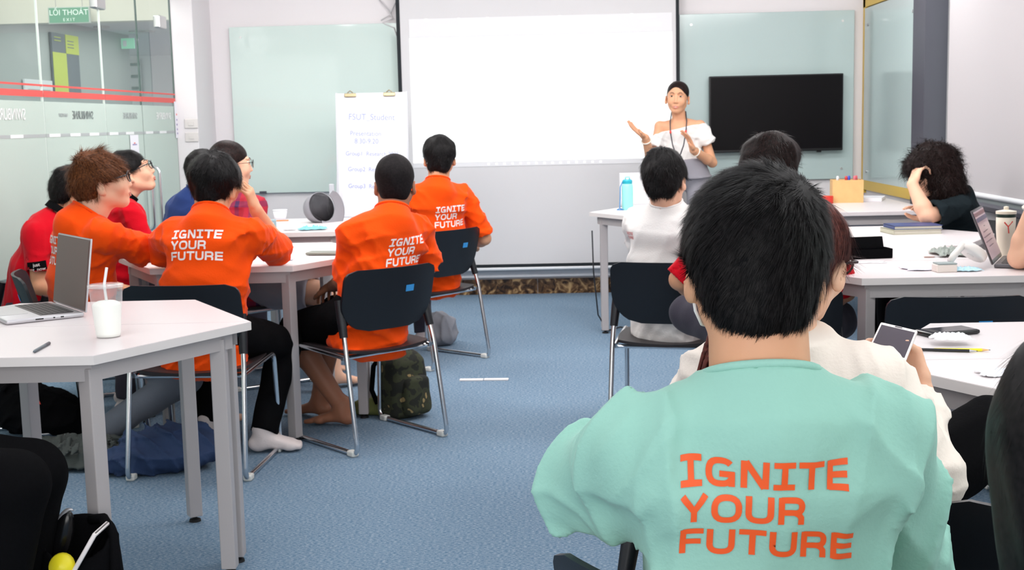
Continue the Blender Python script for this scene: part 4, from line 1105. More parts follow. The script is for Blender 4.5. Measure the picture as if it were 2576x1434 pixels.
    def cyl(y, z, r, k=.008): F.cone(g(-.14, y, z), g(.14, y, z), r*sc, r*sc, k, 'sub')
    if hair == 'short':
        e_(F, (0, -.055, -.03), (.066, .052, .06), .03); cyl(.062, -.072, .088); e_(F, (0, .118, .004), (.062, .042, .042), .01, 'sub')
        for sx in (-1, 1): e_(F, (sx*.096, -.002, -.030), (.038, .034, .046), .006, 'sub')
        F.cone(g(-.12, -.07, -.158), g(.12, -.07, -.158), .082*sc, .075*sc, .01, 'sub')
    elif hair == 'crop':
        e_(F, (0, -.055, -.03), (.062, .048, .055), .03); cyl(.07, -.065, .09); e_(F, (0, .12, .0), (.075, .06, .062), .01, 'sub')
        for sx in (-1, 1): e_(F, (sx*.088, -.002, -.018), (.03, .027, .04), .006, 'sub')
        F.cone(g(-.12, -.07, -.155), g(.12, -.07, -.155), .075*sc, .075*sc, .01, 'sub')
    elif hair == 'slick':
        cyl(.085, -.09, .115); e_(F, (0, .108, .0), (.070, .072, .083), .012, 'sub'); e_(F, (0, -.115, .02), (.036, .032, .036), .01)
        F.cone(g(-.12, -.07, -.17), g(.12, -.07, -.17), .085*sc, .085*sc, .01, 'sub')
    elif hair == 'long':
        for p, r_ in ((( .0, -.05, -.06), (.085, .06, .10)), ((.0, -.06, -.16), (.08, .05, .10)), ((.06, .0, -.05), (.032, .06, .1)), ((-.06, .0, -.05), (.032, .06, .1))): e_(F, p, r_, .04)
        e_(F, (0, .115, -.04), (.058, .07, .085), .01, 'sub')
    elif hair == 'curly':
        for p, r_ in (((0, -.03, .02), (.112, .118, .105)), ((.05, -.03, -.07), (.07, .08, .09)), ((-.05, -.03, -.07), (.07, .08, .09)), ((0, -.08, -.08), (.09, .06, .09)), ((.04, .06, .05), (.06, .05, .05)), ((-.04, .06, .05), (.06, .05, .05))): e_(F, p, r_, .04)
        e_(F, (0, .12, -.06), (.055, .06, .075), .01, 'sub')
        F.wrinkle(.008, 70, seed)
    if long and hair != 'curly': F.wrinkle(.003, 60, seed, aniso=(1, 1, .15))
    else: F.wrinkle(.0055 if hair == 'short' and nstr < 20000 else .0015, 62, seed)
    P, Q = F.mesh(); hob = npmesh('hair', P, Q, hm, root, org)
    wh = g(*whorl)
    def flow(p):
        v = p-wh; v = v/(np.linalg.norm(v, axis=1)[:, None]+1e-6)
        if long or hair == 'curly': v = v*.4+np.array([0, 0, -1.])
        return v+np.array([0, 0, -.25])
    kw = dict(lift=lift, clump=.018, jit=.42); kw.update(strand_kw or {})
    if nstr: strands('hair_strands', P, Q, nstr, slen, swid, hm, hob, (0, 0, 0) if False else org, flow, seed, **kw)
    if glasses: make_glasses(H, head, sc, root, org, thick=glasses if glasses is not True else .0024)
    return dict(root=root, H=H, head=head, sc=sc, org=org, rt=rt, fd=fd, up=up, neck=neck, arms=arms, legs=lg_, top=top, g=g, TP=TP, TQ=TQ)

TXT = ['IGNITE', 'YOUR', 'FUTURE']
ZT = TZ+.03     # forearm height resting on a table
# 1 the boy in mint, foreground
def mint(F, q):
    rt, fd, up, neck = q['rt'], q['fd'], q['up'], q['neck']
    S_, E_, W_, a = q['arms']['L']
    F.cone(S_+V3(-.0, .02, -.01), E_+V3(-.012, -.03, -.0), .050, .064, .03)
    F.cone(S_+V3(.03, .0, -.07), E_+V3(.02, -.06, -.03), .05, .050, .02)
    F.cone((.195, 1.60, .972), (.105, 1.618, .932), .058, .052, .03); F.cone((.33, 1.60, .972), (.435, 1.625, .948), .058, .052, .03)
    X, Y, Z = F.ax; m_ = (X[:, None, None] < .115)
    F.a[:] = np.where(m_, np.maximum(F.a, (.782-Z[None, None, :]+.12*(X[:, None, None]-.03)).astype(np.float32)), F.a)
    for a_, b_, r_ in (((.118, 1.50, .90), (.100, 1.50, .80), .016), ((.112, 1.50, .905), (.06, 1.545, .955), .010), ((.435, 1.50, .90), (.452, 1.515, .76), .016), ((.45, 1.515, .88), (.475, 1.55, .96), .008)):
        F.cone(a_, b_, r_, r_*.6, .02, 'sub')
P1 = person('boy in a mint T-shirt with orange lettering, seated in the foreground', (.268, 1.68, .53), (.262, 1.605, 1.018), (.262, 1.655, 1.165), 0, (-2, -4, 0),
    armL=dict(w=(.17, 2.02, .79), e=(.045, 1.79, .838), curl=.7), armR=dict(w=(.42, 1.95, .76), e=(.485, 1.74, .69), curl=.7), shoulders=dict(L=(.100, 1.622, .930), R=(.440, 1.63, .943)),
    shirt=C_MINT, sleeve=.98, pants=C_BLK, sk=SK_W, hr=(.091, .108, .096), text=dict(lines=TXT, cap=.0345, pitch=.0445, dz=.084, m=pr_o, fit=.955, x=-.008, rot=-1.6, bend=1.0), hb=.005, hs=.005, wr=(.0022, 22), seed=3, fold=.013, foldf=24,
    nstr=60000, slen=.022, swid=.0008, whorl=(.045, -.062, .085), lift=.55, feet='black_sock', extra=mint, build=1.04, strand_kw=dict(jit=.30, clump=.010, grav=.12))
# face mask loop behind his left ear
b = MB(); g_ = P1['g']; b.tube([Vector(g_(-.079, .005, -.03)-P1['org']), Vector(g_(-.076, -.008, -.055)-P1['org']), Vector(g_(-.066, .02, -.075)-P1['org']), Vector(g_(-.055, .05, -.08)-P1['org'])], .0022, 6)
b.build('mask_loop', C_WHT, P1['root'], True)
# 2 girl in cream jacket
def puff(F, q):
    for k_ in 'LR':
        S_, E_, W_, a = q['arms'][k_]; F.cone(S_+V3(0, 0, .005), E_, .062, .058, .02); F.cone(q['neck']-q['up']*.03, S_, .046, .058, .03)
    F.econe(q['neck']-q['up']*.10, q['neck']+q['up']*.012, (.15, .095), (.078, .078), q['rt'], .015, cap=.01)
P2 = person('girl with auburn hair in a cream jacket, holding up a white phone', (.43, 2.42, .53), (.435, 2.33, .950), (.460, 2.37, 1.088), -22, (-36, -10, 4),
    shoulders=dict(L=(.305, 2.39, .862), R=(.580, 2.28, .87)),
    armR=dict(w=(.700, 2.42, .822), e=(.67, 2.24, .70), d=(-.25, .25, .9), n=(-.8, -.45, .1), curl=.75, curls=[.7, .9, 1.0, 1.1]), armL=dict(w=(.40, 2.70, .80), hint=(.0, 2.5, .4), curl=.6),
    legR=dict(a=(1.12, 2.66, .40), hint=(.95, 2.55, .95)), legL=dict(a=(.55, 2.95, .09), hint=(.6, 2.9, .9)),
    shirt=C_CREAM, long_sleeve=True, pants=C_BLK, sk=SK_L, hair='short', hm=H_RED, hr=(.088, .106, .094), glasses=True, hb=.0055, hs=.006, wr=(.004, 38), seed=8, nstr=9000, slen=.05, swid=.0011, lift=.10, strand_kw=dict(lift=.10, jit=.12, clump=.01), feet='black_sock', extra=puff, sc=1.02, female=True, whorl=(0, .02, .12))
b = MB(); o_ = P2['org']
for i in range(40):
    r_ = RNG.normal(size=3)*.008; b.tube([Vector(V3(.40, 2.27, 1.09)+r_-o_), Vector(V3(.345, 2.22, 1.03)+r_*1.2-o_), Vector(V3(.285, 2.20, .96)+r_*1.6-o_), Vector(V3(.265, 2.19, .88)+r_*2-o_)], [.004, .005, .0045, .001], 6)
b.build('ponytail', H_RED, P2['root'], True)
# 3 white T-shirt
P3 = person('person in a white T-shirt with short black hair, back to camera beside the desk', (.50, 5.46, .53), (.478, 5.38, .995), (.472, 5.37, 1.098), -38, (-24, -6, -3), shirt=C_WHT, pants=C_LGREY, sk=SK_L,
    armL=dict(w=(.62, 5.82, .72), e=(.41, 5.64, .72)), armR=dict(w=(.80, 5.62, .70), e=(.70, 5.36, .72)), legL=dict(a=(.72, 5.98, .085)), legR=dict(a=(.85, 5.80, .085)), hr=(.092, .108, .098), seed=11, feet='sock', hang=.02)
# 4 red polo cross-legged
P4 = person('person in a red shirt sitting cross-legged, mostly hidden behind the mint boy', (.80, 4.68, .56), (.79, 4.60, 1.03), (.785, 4.63, 1.165), -4, (-8, -4, 0), shirt=C_RED, pants=C_DGREY, sk=SK_T, hm=H_DBR, hr=(.106, .118, .104), sleeve=1.0, fold=.002,
    armL=dict(w=(.60, 4.88, .66), e=(.462, 4.66, .765)), armR=dict(w=(1.03, 4.95, .62), hint=(1.3, 4.5, .5)), legL=dict(a=(.70, 4.86, .50), kn=(.53, 5.02, .58), dir=(-1, .2)), legR=dict(a=(.90, 4.92, .52), kn=(1.12, 4.98, .55), dir=(1, .2)), seed=12, feet='shoe', polo=True, nstr=3500, slen=.03, glasses=False)
# 5 curly black hair
P5 = person('person with shoulder-length curly black hair in a black top, leaning on one hand', (2.16, 6.74, .53), (2.03, 6.58, .95), (1.935, 6.55, 1.058), 95, (106, -18, 8), shirt=C_CHAR, sleeve=.85, pants=C_BLK, sk=SK_L, hair='curly', long=True, hr=(.10, .112, .104),
    armL=dict(w=(1.805, 6.42, 1.0), e=(1.855, 6.33, .845), d=(.35, .3, .8), n=(.6, .1, -.5), curl=.9), armR=dict(w=(1.93, 6.56, .80), hint=(2.3, 6.9, .5)), seed=13, nstr=7000, slen=.055, swid=.0022, strand_kw=dict(wave=.010, jit=.7, lift=.8), feet='black_sock', hm=H_DBR)
# 6 bare arm at the right edge
P6 = person('person at the right edge propping an elbow on the table, beaded bracelet on the wrist', (2.02, 4.42, .53), (2.02, 4.44, 1.03), (2.02, 4.48, 1.16), 8, (5, -8, 0), shirt=C_DGREY, sleeve=.5, pants=C_BLK, sk=SK_L, hair='short', seed=14,
    armL=dict(w=(1.745, 4.62, 1.04), e=(1.71, 4.68, .82), d=(.1, -.1, 1), n=(1, 0, 0), curl=.5), feet='sock', nstr=1500)
b = MB(); W_ = P6['arms']['L'][2]; E_ = P6['arms']['L'][1]; c_ = W_+(E_-W_)*.18; ax = nrm(W_-E_); a1 = nrm(np.cross(ax, V3(0, 1, 0))); a2 = np.cross(ax, a1)
for i in range(18):
    p_ = c_+(a1*math.cos(i*PI/9)+a2*math.sin(i*PI/9))*.036-P6['org']; b.lathe([(0, -.0055), (.0045, -.0035), (.006, 0), (.0045, .0035), (0, .0055)], tuple(p_), 8)
b.build('bead_bracelet', mat('pearl_beads', sr(225, 220, 210), .25), P6['root'], True)
# 7 long black hair at the right edge
P7 = person('person with long straight black hair at the right edge, close to the camera', (.535, 1.14, .50), (.52, 1.13, .90), (.502, 1.16, 1.035), 0, (6, -6, 0), shirt=C_BLK, pants=C_BLK, sk=SK_L, hair='long', long=True, hr=(.098, .112, .104), seed=15, nstr=9000, slen=.04, swid=.0009, lift=.03, sc=1.0, feet='black_sock', hb=.006,
    armL=dict(w=(.45, 1.45, .66), hint=(.40, .9, .5)), strand_kw=dict(jit=.06, lift=.02, grav=.3))
# 8 black trousers at the lower left
P8 = person('person in black at the lower left edge, only the bent leg in view', (-1.74, 2.98, .54), (-1.84, 2.98, 1.02), (-1.84, 3.0, 1.15), -80, (-40, 0, 0), shirt=C_BLK, pants=C_BLK, sk=SK_T, seed=16, build=1.22, wr=(.002, 20),
    armR=dict(w=(-2.05, 2.75, .62), hint=(-1.9, 2.4, .6)), armL=dict(w=(-1.9, 3.32, .80), hint=(-2.1, 3.3, .6)), legL=dict(a=(-1.42, 3.12, .09), kn=(-1.36, 3.12, .49)), legR=dict(a=(-1.42, 2.96, .09), kn=(-1.345, 2.98, .50)), feet='black_sock', nstr=1500)
# 9 orange, cheek on hand
P9 = person('boy in an orange T-shirt with white lettering, resting his cheek on his hand', (-1.42, 5.00, .53), (-1.39, 5.06, 1.015), (-1.382, 5.13, 1.128), -6, (-12, -8, 8), shirt=C_OR, sleeve=.92, pants=C_BLK, sk=SK_W, hr=(.104, .114, .100),
    armR=dict(w=(-1.245, 5.23, 1.02), e=(-1.185, 5.36, .835), d=(-.25, -.25, 1), n=(-1, .1, 0), curl=.75, thumb=.5), armL=dict(w=(-1.50, 5.48, ZT), e=(-1.665, 5.28, .85), curl=.4), legR=dict(a=(-1.24, 5.16, .085), hint=(-1.1, 5.7, .7), dir=(.95, .15)), legL=dict(a=(-1.53, 5.34, .085), hint=(-1.5, 5.8, .8), dir=(.2, 1)),
    text=dict(lines=TXT, cap=.034, pitch=.043, dz=.10, x=-.004, fit=.98), feet='sock', hang=.05, seed=21, hs=.007, nstr=6000, slen=.026, swid=.0015, build=1.03)
# 10 orange, brown hair and glasses
P10 = person('boy in an orange T-shirt with spiky brown hair and black-rimmed glasses', (-2.02, 5.27, .53), (-1.93, 5.16, 1.02), (-1.87, 5.19, 1.145), -52, (-74, 10, 0), shirt=C_OR, sleeve=.9, pants=C_JEAN, sk=SK_L, hm=H_BRN, hr=(.096, .114, .104), glasses=True,
    armR=dict(w=(-1.52, 5.44, ZT), e=(-1.72, 5.27, .845), curl=.3), armL=dict(w=(-1.68, 5.56, ZT), e=(-1.92, 5.50, .85), curl=.3), legR=dict(a=(-1.92, 5.14, .10), hint=(-1.45, 5.25, .5), dir=(.4, -.8)), legL=dict(a=(-1.60, 5.62, .085), hint=(-1.5, 5.5, .9)),
    text=dict(lines=TXT, cap=.034, pitch=.046, dz=.12, x=0, fit=.9), seed=22, hs=.007, nstr=8000, slen=.038, swid=.0015, lift=.8, build=1.02, feet='bare', strand_kw=dict(jit=.4, clump=.02, grav=-.3))
# 11 leftmost red polo
P11 = person('leftmost person, in a red polo shirt with black collar, looking down', (-2.50, 5.86, .53), (-2.33, 5.86, .965), (-2.260, 5.90, 1.068), -70, (-62, -26, 0), shirt=C_RED, sleeve=.72, pants=C_DGREY, sk=SK_T, polo=True, hr=(.090, .108, .098),
    shoulders=dict(R=(-2.385, 5.72, .90)), armR=dict(w=(-2.19, 5.80, .56), e=(-2.37, 5.68, .66)), armL=dict(w=(-2.2, 6.15, .60), hint=(-2.5, 6.3, .5)), seed=23, nstr=4000, slen=.03, lift=.6, feet='sock')
S_, E_, W_, a_ = P11['arms']['R']
# 12 red polo looking up
P12 = person('person in a red polo shirt with glasses, head tilted back looking up', (-2.30, 6.55, .53), (-2.245, 6.48, 1.02), (-2.185, 6.50, 1.138), -58, (-80, 20, 0), shirt=C_RED, sleeve=.72, pants=C_DGREY, sk=SK_L, polo=True, hr=(.088, .106, .095), glasses=True, seed=24, nstr=3500, slen=.03, feet='sock')
# 13 plaid
P13 = person('person in a dark red plaid shirt and thin glasses, seen in profile', (-1.66, 6.66, .53), (-1.70, 6.66, 1.03), (-1.715, 6.70, 1.165), -50, (-66, -2, 0), shirt=plaid_m, sleeve=.85, pants=C_LGREY, plen=.42, sk=SK_L, hm=H_DBR, hr=(.084, .102, .094), hair='crop', glasses=.0013, seed=25, build=1.16, nstr=2500, slen=.012,
    legR=dict(a=(-1.16, 6.42, .09), hint=(-1.1, 6.4, .9)), legL=dict(a=(-1.30, 6.75, .09), hint=(-1.1, 6.7, .9)), armR=dict(w=(-1.33, 6.42, .66), hint=(-1.5, 6.2, .4)))
# 14 navy
P14 = person('person in navy almost hidden behind the boy resting his cheek', (-2.16, 7.16, .53), (-2.03, 7.14, 1.00), (-1.985, 7.16, 1.115), -40, (-40, -4, 0), shirt=C_NAVY, pants=C_DGREY, sk=SK_T, seed=26, nstr=1500, feet='sock')
# 15 orange, cropped hair
P15 = person('boy in an orange T-shirt with cropped hair, barefoot in black shorts', (-.83, 5.40, .53), (-.70, 5.44, .985), (-.692, 5.50, 1.10), 43, (4, -4, 0), shirt=C_OR, sleeve=.92, pants=C_BLK, plen=.47, sk=SK_B, hm=H_CUT, hair='crop', hr=(.0835, .101, .096),
    armL=dict(w=(-1.0, 5.60, .645), e=(-.90, 5.40, .70), curl=.5), armR=dict(w=(-.80, 5.85, .64), e=(-.575, 5.66, .72)), legL=dict(a=(-.98, 5.60, .085), hint=(-1.5, 5.75, .75), dir=(-.85, .25)), legR=dict(a=(-1.12, 5.78, .085), hint=(-1.2, 6.1, .75), dir=(-.8, .4)),
    text=dict(lines=TXT, cap=.034, pitch=.0435, dz=.125, x=.030, fit=.90), hang=.05, seed=27, hs=.007, nstr=5000, slen=.008, swid=.0014, build=1.04)
# 16 orange nearest the screen
P16 = person('boy in an orange T-shirt nearest the screen, back to camera', (-.72, 7.22, .53), (-.655, 7.15, 1.03), (-.645, 7.20, 1.165), 30, (4, -2, 0), shirt=C_OR, sleeve=.92, pants=C_DGREY, sk=SK_T, hr=(.092, .108, .098),
    armR=dict(w=(-.50, 7.55, .64), hint=(-.25, 7.2, .5)), armL=dict(w=(-.92, 7.45, .64), hint=(-1.2, 7.2, .5)), text=dict(lines=TXT, cap=.034, pitch=.0435, dz=.145, x=.040, fit=.90), seed=28, hang=.04, nstr=3500, slen=.024, feet='sock')
# 17 presenter, standing
def offsh(F, q):
    n_ = q['neck']
    for k_ in 'LR':
        S_, E_, W_, a = q['arms'][k_]; F.cone(S_-V3(0, 0, .04), S_+(E_-S_)*.42, .056, .058, .03)
    X, Y, Z = F.ax; c = n_-V3(0, 0, .10)
    F.a[:] = np.maximum(F.a, ((Z[None, None, :]-c[2])-.22*(X[:, None, None]-c[0])+0*Y[None, :, None]).astype(np.float32))
PT = dict(pel=(.955, 9.16, .93), neck=(.905, 9.14, 1.385), head=(.893, 9.10, 1.50))
def presenter():
    return person('presenter in a white off-shoulder top with a lanyard, standing and gesturing', PT['pel'], PT['neck'], PT['head'], 172, (168, -2, -3), shirt=C_WHT, sleeve=.5, pants=C_LGREY, sk=SK_W, hm=H_DBR, hair='slick', hr=(.0795, .098, .086), female=True, build=.86, sc=1.0,
        armR=dict(w=(.655, 8.98, 1.225), hint=(.72, 9.2, .8), d=(-.75, -.15, .6), n=(.45, -.3, .8), curl=.12, spread=.22, thumb=1.2, side=-1), armL=dict(w=(.985, 8.93, 1.13), hint=(1.25, 9.15, .8), d=(-.35, -.25, .85), n=(-.8, -.2, -.3), curl=.2, spread=.25, thumb=1.2),
        legR=dict(a=(.58, 9.22, .09), hint=(.8, 8.0, .5), dir=(-.6, -.5)), legL=dict(a=(1.02, 9.18, .09), hint=(1.0, 8., .5), dir=(.1, -1)), extra=offsh, seed=31, hb=.0045, hs=.006, wr=(.0015, 25), nstr=1500, slen=.02, swid=.001, lift=.02, skirt=1.6, feet='bare', high=.13)
P17 = presenter()

# ------------------------------------------------------------------ things on the tables
silver = mat('silver_aluminium', sr(198, 196, 200), .35, .6); dark_screen = mat('laptop_screen_off', sr(100, 80, 76), .3, spec=.25); keys_m = mat('keyboard_black', sr(70, 66, 66), .5); black_m = mat('glossy_black', sr(16, 16, 18), .2)
def laptop(x, y, deg, label, wd, dp, opening, scr, body, keyc, tz=TZ):
    t = empty('laptop', (x, y, tz), R(deg), label, 'laptop')          # origin at hinge middle, keyboard towards -y
    base = MB().box((0, -dp/2, .0085), (wd, dp, .015), bev=.005).build('keyboard_base', body, t, angle=40)
    MB().box((0, -dp*.33, .0163), (wd*.86, dp*.42, .0012)).build('key_bed', keyc, t)
    kb = []
    for r_ in range(6):
        for c_ in range(14):
            MBk = (-.5+(c_+.5)/14)*wd*.84; kb.append((MBk, -dp*.13-r_*dp*.068))
    m = MB()
    for kx, ky in kb: m.box((kx, ky, .0174), (wd*.05, dp*.055, .0012))
    m.build('keys', mat('key_caps', sr(60, 56, 58), .5), t)['kind'] = 'stuff'
    MB().box((0, -dp*.78, .0164), (wd*.4, dp*.34, .0008)).build('trackpad', body, t)
    for dx, ww in ((-.05, .01), (-.075, .006), (-.12, .025)): MB().box((wd/2-.001, dx-.02, .009), (.003, ww, .004)).build('port', black_m, t)
    a = R(opening-90); rot = Matrix.Rotation(-a, 3, 'X')
    def at(p): return tuple(rot @ Vector(p)+Vector((0, .002, .014)))
    hgt = dp*.98
    lid = MB().box(at((0, .004, hgt/2)), (wd, .006, hgt), rot=rot, bev=.0025).build('lid', body, t, angle=40)
    MB().box(at((0, .0002, hgt/2)), (wd*.975, .0016, hgt*.96), rot=rot).build('bezel', black_m if scr != dark_screen else scr, lid)
    MB().box(at((0, -.001, hgt/2+.004)), (wd*.95, .001, hgt*.88), rot=rot).build('display', scr, lid)
    return t, at, hgt
laptop(-1.605, 4.06, -52, 'open silver laptop with dark screen on the near-left table', .345, .24, 98, dark_screen, silver, keys_m)
scr2 = mat('laptop_screen_lit', sr(178, 150, 158), .25, emit=sr(190, 160, 170), es=.15)
t, at, hg = laptop(1.705, 4.88, 65, 'open laptop with a web page on its tilted screen on the right table', .31, .22, 112, scr2, mat('laptop_grey', sr(96, 94, 98), .35, .5), keys_m)
lid = [c for c in t.children if c.name.startswith('lid')][0]
rot2 = Matrix.Rotation(-R(22), 3, 'X')
MB().box(at((0, -.0018, hg*.80)), (.29, .0006, .016), rot=rot2).build('page_bar', mat('page_bar', sr(92, 86, 120), .4), lid)
MB().box(at((0, -.0018, hg*.90)), (.29, .0006, .014), rot=rot2).build('page_header', mat('page_header', sr(140, 96, 100), .4), lid)
for i, ww in enumerate((.03, .14, .2, .18, .12)): MB().box(at((-.02 if i else 0, -.0018, hg*(.66-.09*i))), (ww, .0006, .004), rot=rot2).build('page_line', mat('page_line', sr(130, 108, 118), .4), lid)
t = empty('laptop', (.60, 8.52, TZ), R(-4), 'slim white laptop lid standing open behind the turquoise bottle', 'laptop')
MB().box((0, .10, .008), (.31, .21, .015), bev=.004).build('keyboard_base', mat('white_bar'), t)
MB().box((0, -.02, .12), (.31, .006, .215), rot=Matrix.Rotation(R(8), 3, 'X'), bev=.0025).build('lid', mat('white_laptop', sr(228, 228, 232), .35), t)

# iced drink
t = empty('plastic_cup', (-1.283, 3.53, TZ), 0, 'clear plastic cup of pale iced drink with a lid and straw', 'cup')
cup_m = glass_mat('clear_plastic', (.99, .99, .99), .16, .15, (245, 245, 245)); drink = mat('pale_drink', sr(250, 252, 246), .5, emit=None)
MB().lathe([(.0, .001), (.033, .001), (.0345, .01), (.047, .142), (.0485, .145), (.0475, .1455)], seg=40).build('cup_body', cup_m, t, True)
MB().lathe([(.0, .002), (.0325, .003), (.0343, .012), (.0405, .092), (.036, .099), (.025, .104), (.0, .106)], seg=40).build('drink', drink, t, True)
MB().lathe([(.0, .149), (.042, .149), (.0435, .1445), (.0495, .1445), (.0505, .150), (.0495, .152), (.0445, .152), (.043, .153), (0, .153)], seg=40).build('lid', cup_m, t, True)
MB().tube([(.004, 0, .06), (-.004, .002, .150), (.008, -.002, .20)], .004, 12).build('straw', mat('white_straw', sr(235, 235, 235), .4), t, True)
# pen
t = empty('pen', (-1.404, 3.35, TZ+.0045), R(95), 'short dark grey marker pen lying at the front of the near-left table', 'pen')
Mp = Matrix.Rotation(PI/2, 3, 'Y')
MB().lathe([(0, -.07), (.002, -.07), (.0042, -.06), (.0044, .03), (0, .03)], (0, 0, 0), 14, Mp).build('barrel', mat('slate_pen', sr(86, 96, 104), .4, .3), t, angle=40)
MB().lathe([(0, .03), (.0046, .03), (.0046, .065), (.003, .07), (0, .07)], (0, 0, 0), 14, Mp).build('cap', dark_col, t, angle=40)
# tablet on middle-left table
t = empty('phone', (-1.055, 5.72, TZ), R(-8), 'closed grey-green phone lying flat on the middle-left table', 'phone')
MB().box((0, 0, .009), (.155, .085, .012), bev=.005).build('case', mat('sage_grey', sr(138, 140, 130), .4, .3), t, angle=40)
MB().box((.0, 0, .0016), (.13, .06, .0032)).build('ring_holder', black_m, t)
def crumple(name, x, y, z, rx, ry, rz, m, label, cat, seed=1, n=18, group=None, flat=.35, rot=0):
    r = np.random.default_rng(seed); K = r.normal(size=(6, 2))*7; ph = r.random(6)*6
    def fn(u, v):
        a, b_ = (u-.5)*2, (v-.5)*2; q = sum(abs(math.sin(K[i, 0]*a+K[i, 1]*b_*.8+ph[i])) for i in range(6))/6
        edge = 1-max(abs(a), abs(b_))**4
        return (a*rx*(1+.12*math.sin(5*b_+ph[0])), b_*ry*(1+.12*math.sin(4*a+ph[1])), .0015+rz*(q**1.5)*(.35+.65*edge))
    b = MB(); b.grid(fn, n, n); o = b.build(name, m, None, False); o.location = (x, y, z); o.rotation_euler = (0, 0, rot); sm = o.modifiers.new('thickness', 'SOLIDIFY'); sm.thickness = .0012; sm.offset = -1
    return tag(o, label, cat, group)
tissue = mat('tissue_white', sr(238, 238, 244), .8); blue_mask = mat('blue_mask', sr(128, 200, 214), .75, bump=(200, .1)); lav = mat('lavender_tissue', sr(226, 222, 240), .8)
crumple('tissue', -1.21, 5.52, TZ, .05, .04, .016, lav, 'thin crumpled tissue beside the phone on the middle-left table', 'tissue', 2)
crumple('tissue', -1.507, 7.13, TZ, .035, .03, .028, tissue, 'small crumpled white tissue near the front of the far-left table', 'tissue', 3)
crumple('face_mask', -1.375, 7.12, TZ, .075, .05, .032, blue_mask, 'folded turquoise face mask beside the grey cap', 'mask', 4, rot=.3)
# cap
t = empty('baseball_cap', (-1.42, 7.62, TZ), R(-8), 'grey baseball cap tipped on its side showing the dark lining', 'cap')
capg = mat('cap_grey', sr(142, 142, 148), .8, bump=(180, .15)); capd = mat('cap_lining', sr(52, 52, 58), .8)
Mc = Matrix.Rotation(R(46), 3, 'Z') @ Matrix.Rotation(R(30), 3, 'Y') @ Matrix.Rotation(R(-108), 3, 'X')
prof = [(.0, .125), (.035, .120), (.062, .105), (.082, .078), (.092, .045), (.094, .0)]
b = MB(); b.lathe([(r_, z) for r_, z in prof], (0, .03, .095), 36, Mc); o = b.build('crown', capg, t, True); sm = o.modifiers.new('t', 'SOLIDIFY'); sm.thickness = .002; sm.offset = 1
b = MB(); b.lathe([(r_*.965, z*.965) for r_, z in prof], (0, .03, .095), 36, Mc); b.build('lining', capd, t, True)
b = MB(); b.lathe([(.0905, .0), (.0895, .03)], (0, .03, .095), 36, Mc); b.build('sweatband', mat('black_band', sr(20, 20, 24), .7), t, True)
Mc2 = Mc
def visor(u, v):
    a = (v-.5)*PI*.86; r_ = .093+.075*u*math.cos(a)**.5 if math.cos(a) > 0 else .093
    p = Vector((r_*math.cos(a), r_*math.sin(a), -.004-.022*(abs(math.sin(a))**2)*1.0*(.3+u)+.004*u)); return tuple(Mc2 @ p+Vector((0, .03, .095)))
b = MB(); b.grid(visor, 10, 24); o = b.build('visor', capg, t, True); sm = o.modifiers.new('t', 'SOLIDIFY'); sm.thickness = .004
b = MB(); b.box((0, 0, 0), (.06, .05, .001)); o = b.build('label_patch', tissue, t); o.matrix_basis = Matrix.Translation(Vector((0, .03, .095))+Mc @ Vector((.02, -.045, .045))) @ (Mc @ Matrix.Rotation(R(-52), 3, 'X')).to_4x4()
t = empty('paper_cup', (-1.74, 7.96, TZ), 0, 'low white paper tub at the back of the far-left table', 'cup')
MB().lathe([(0, 0), (.035, 0), (.045, .06), (.041, .06), (.032, .006), (0, .006)], seg=28).build('tub', tissue, t, True)
MB().lathe([(.045, .058), (.048, .060), (.046, .064), (.043, .063)], seg=28).build('rim', mat('white_bar'), t, True)
tag(MB().tube([(-1.80, 7.80, TZ+.004), (-1.66, 7.83, TZ+.004)], .0036, 6).build('orange_pencil', mat('pencil_orange', sr(226, 140, 70), .5)), 'orange pencil lying in front of the white paper tub', 'pencil')
t = empty('small_box', (-1.62, 7.16, TZ), R(15), 'small blue-grey box by the sleeve of the plaid shirt', 'box')
MB().box((0, 0, .03), (.06, .04, .06), bev=.004).build('carton', mat('bluegrey_card', sr(150, 178, 186), .5), t); MB().box((0, -.0205, .03), (.03, .001, .03)).build('label', mat('white_bar'), t)

# flip chart
FCX, FCY = -1.285, 8.95
t = empty('flip_chart', (FCX, FCY, 0), R(-2), 'white flip-chart easel with handwritten blue notes and two clips', 'flip chart')
tl = R(-6); rot = Matrix.Rotation(tl, 3, 'X')
def fc(p): return rot @ Vector(p)+Vector((0, 0, .70))
white_board = mat('flipchart_white', sr(232, 230, 234), .35)
MB().box(fc((0, 0, .43)), (.50, .018, .92), rot=rot, bev=.004).build('board', white_board, t)
MB().box(fc((0, -.012, .43)), (.44, .003, .84), rot=rot).build('paper_sheet', mat('chart_paper', sr(234, 234, 240), .7), t)
for sx in (-1, 1): MB().box(fc((sx*.252, 0, .43)), (.012, .024, .93), rot=rot).build('side_rail', mat('rail_grey', sr(205, 206, 212), .4), t)
for dx, ang in ((-.27, 3), (.27, -3)):
    MB().tube([fc((dx*.9, .02, .5)), (dx*1.15, -.12, .01)], .011, 10).build('easel_leg', mat('rail_grey'), t)
MB().tube([fc((0, .02, .6)), (0, .42, .01)], .011, 10).build('easel_leg', mat('rail_grey'), t)
MB().box((-.285, -.05, .55), (.035, .02, .80), bev=.004).build('side_post', mat('rail_grey'), t)
brass = mat('brass_clip', sr(170, 156, 124), .3, .8)
for sx in (-.15, .13):
    c = MB(); c.box(fc((sx, -.018, .875)), (.085, .012, .026), rot=rot, bev=.004); c.build('clip', brass, t)
    MB().tube([fc((sx-.02, -.02, .89)), fc((sx, -.024, .905)), fc((sx+.02, -.02, .89))], .004, 8).build('clip_lever', brass, t)
ink = mat('blue_ink', sr(150, 160, 212), .7)
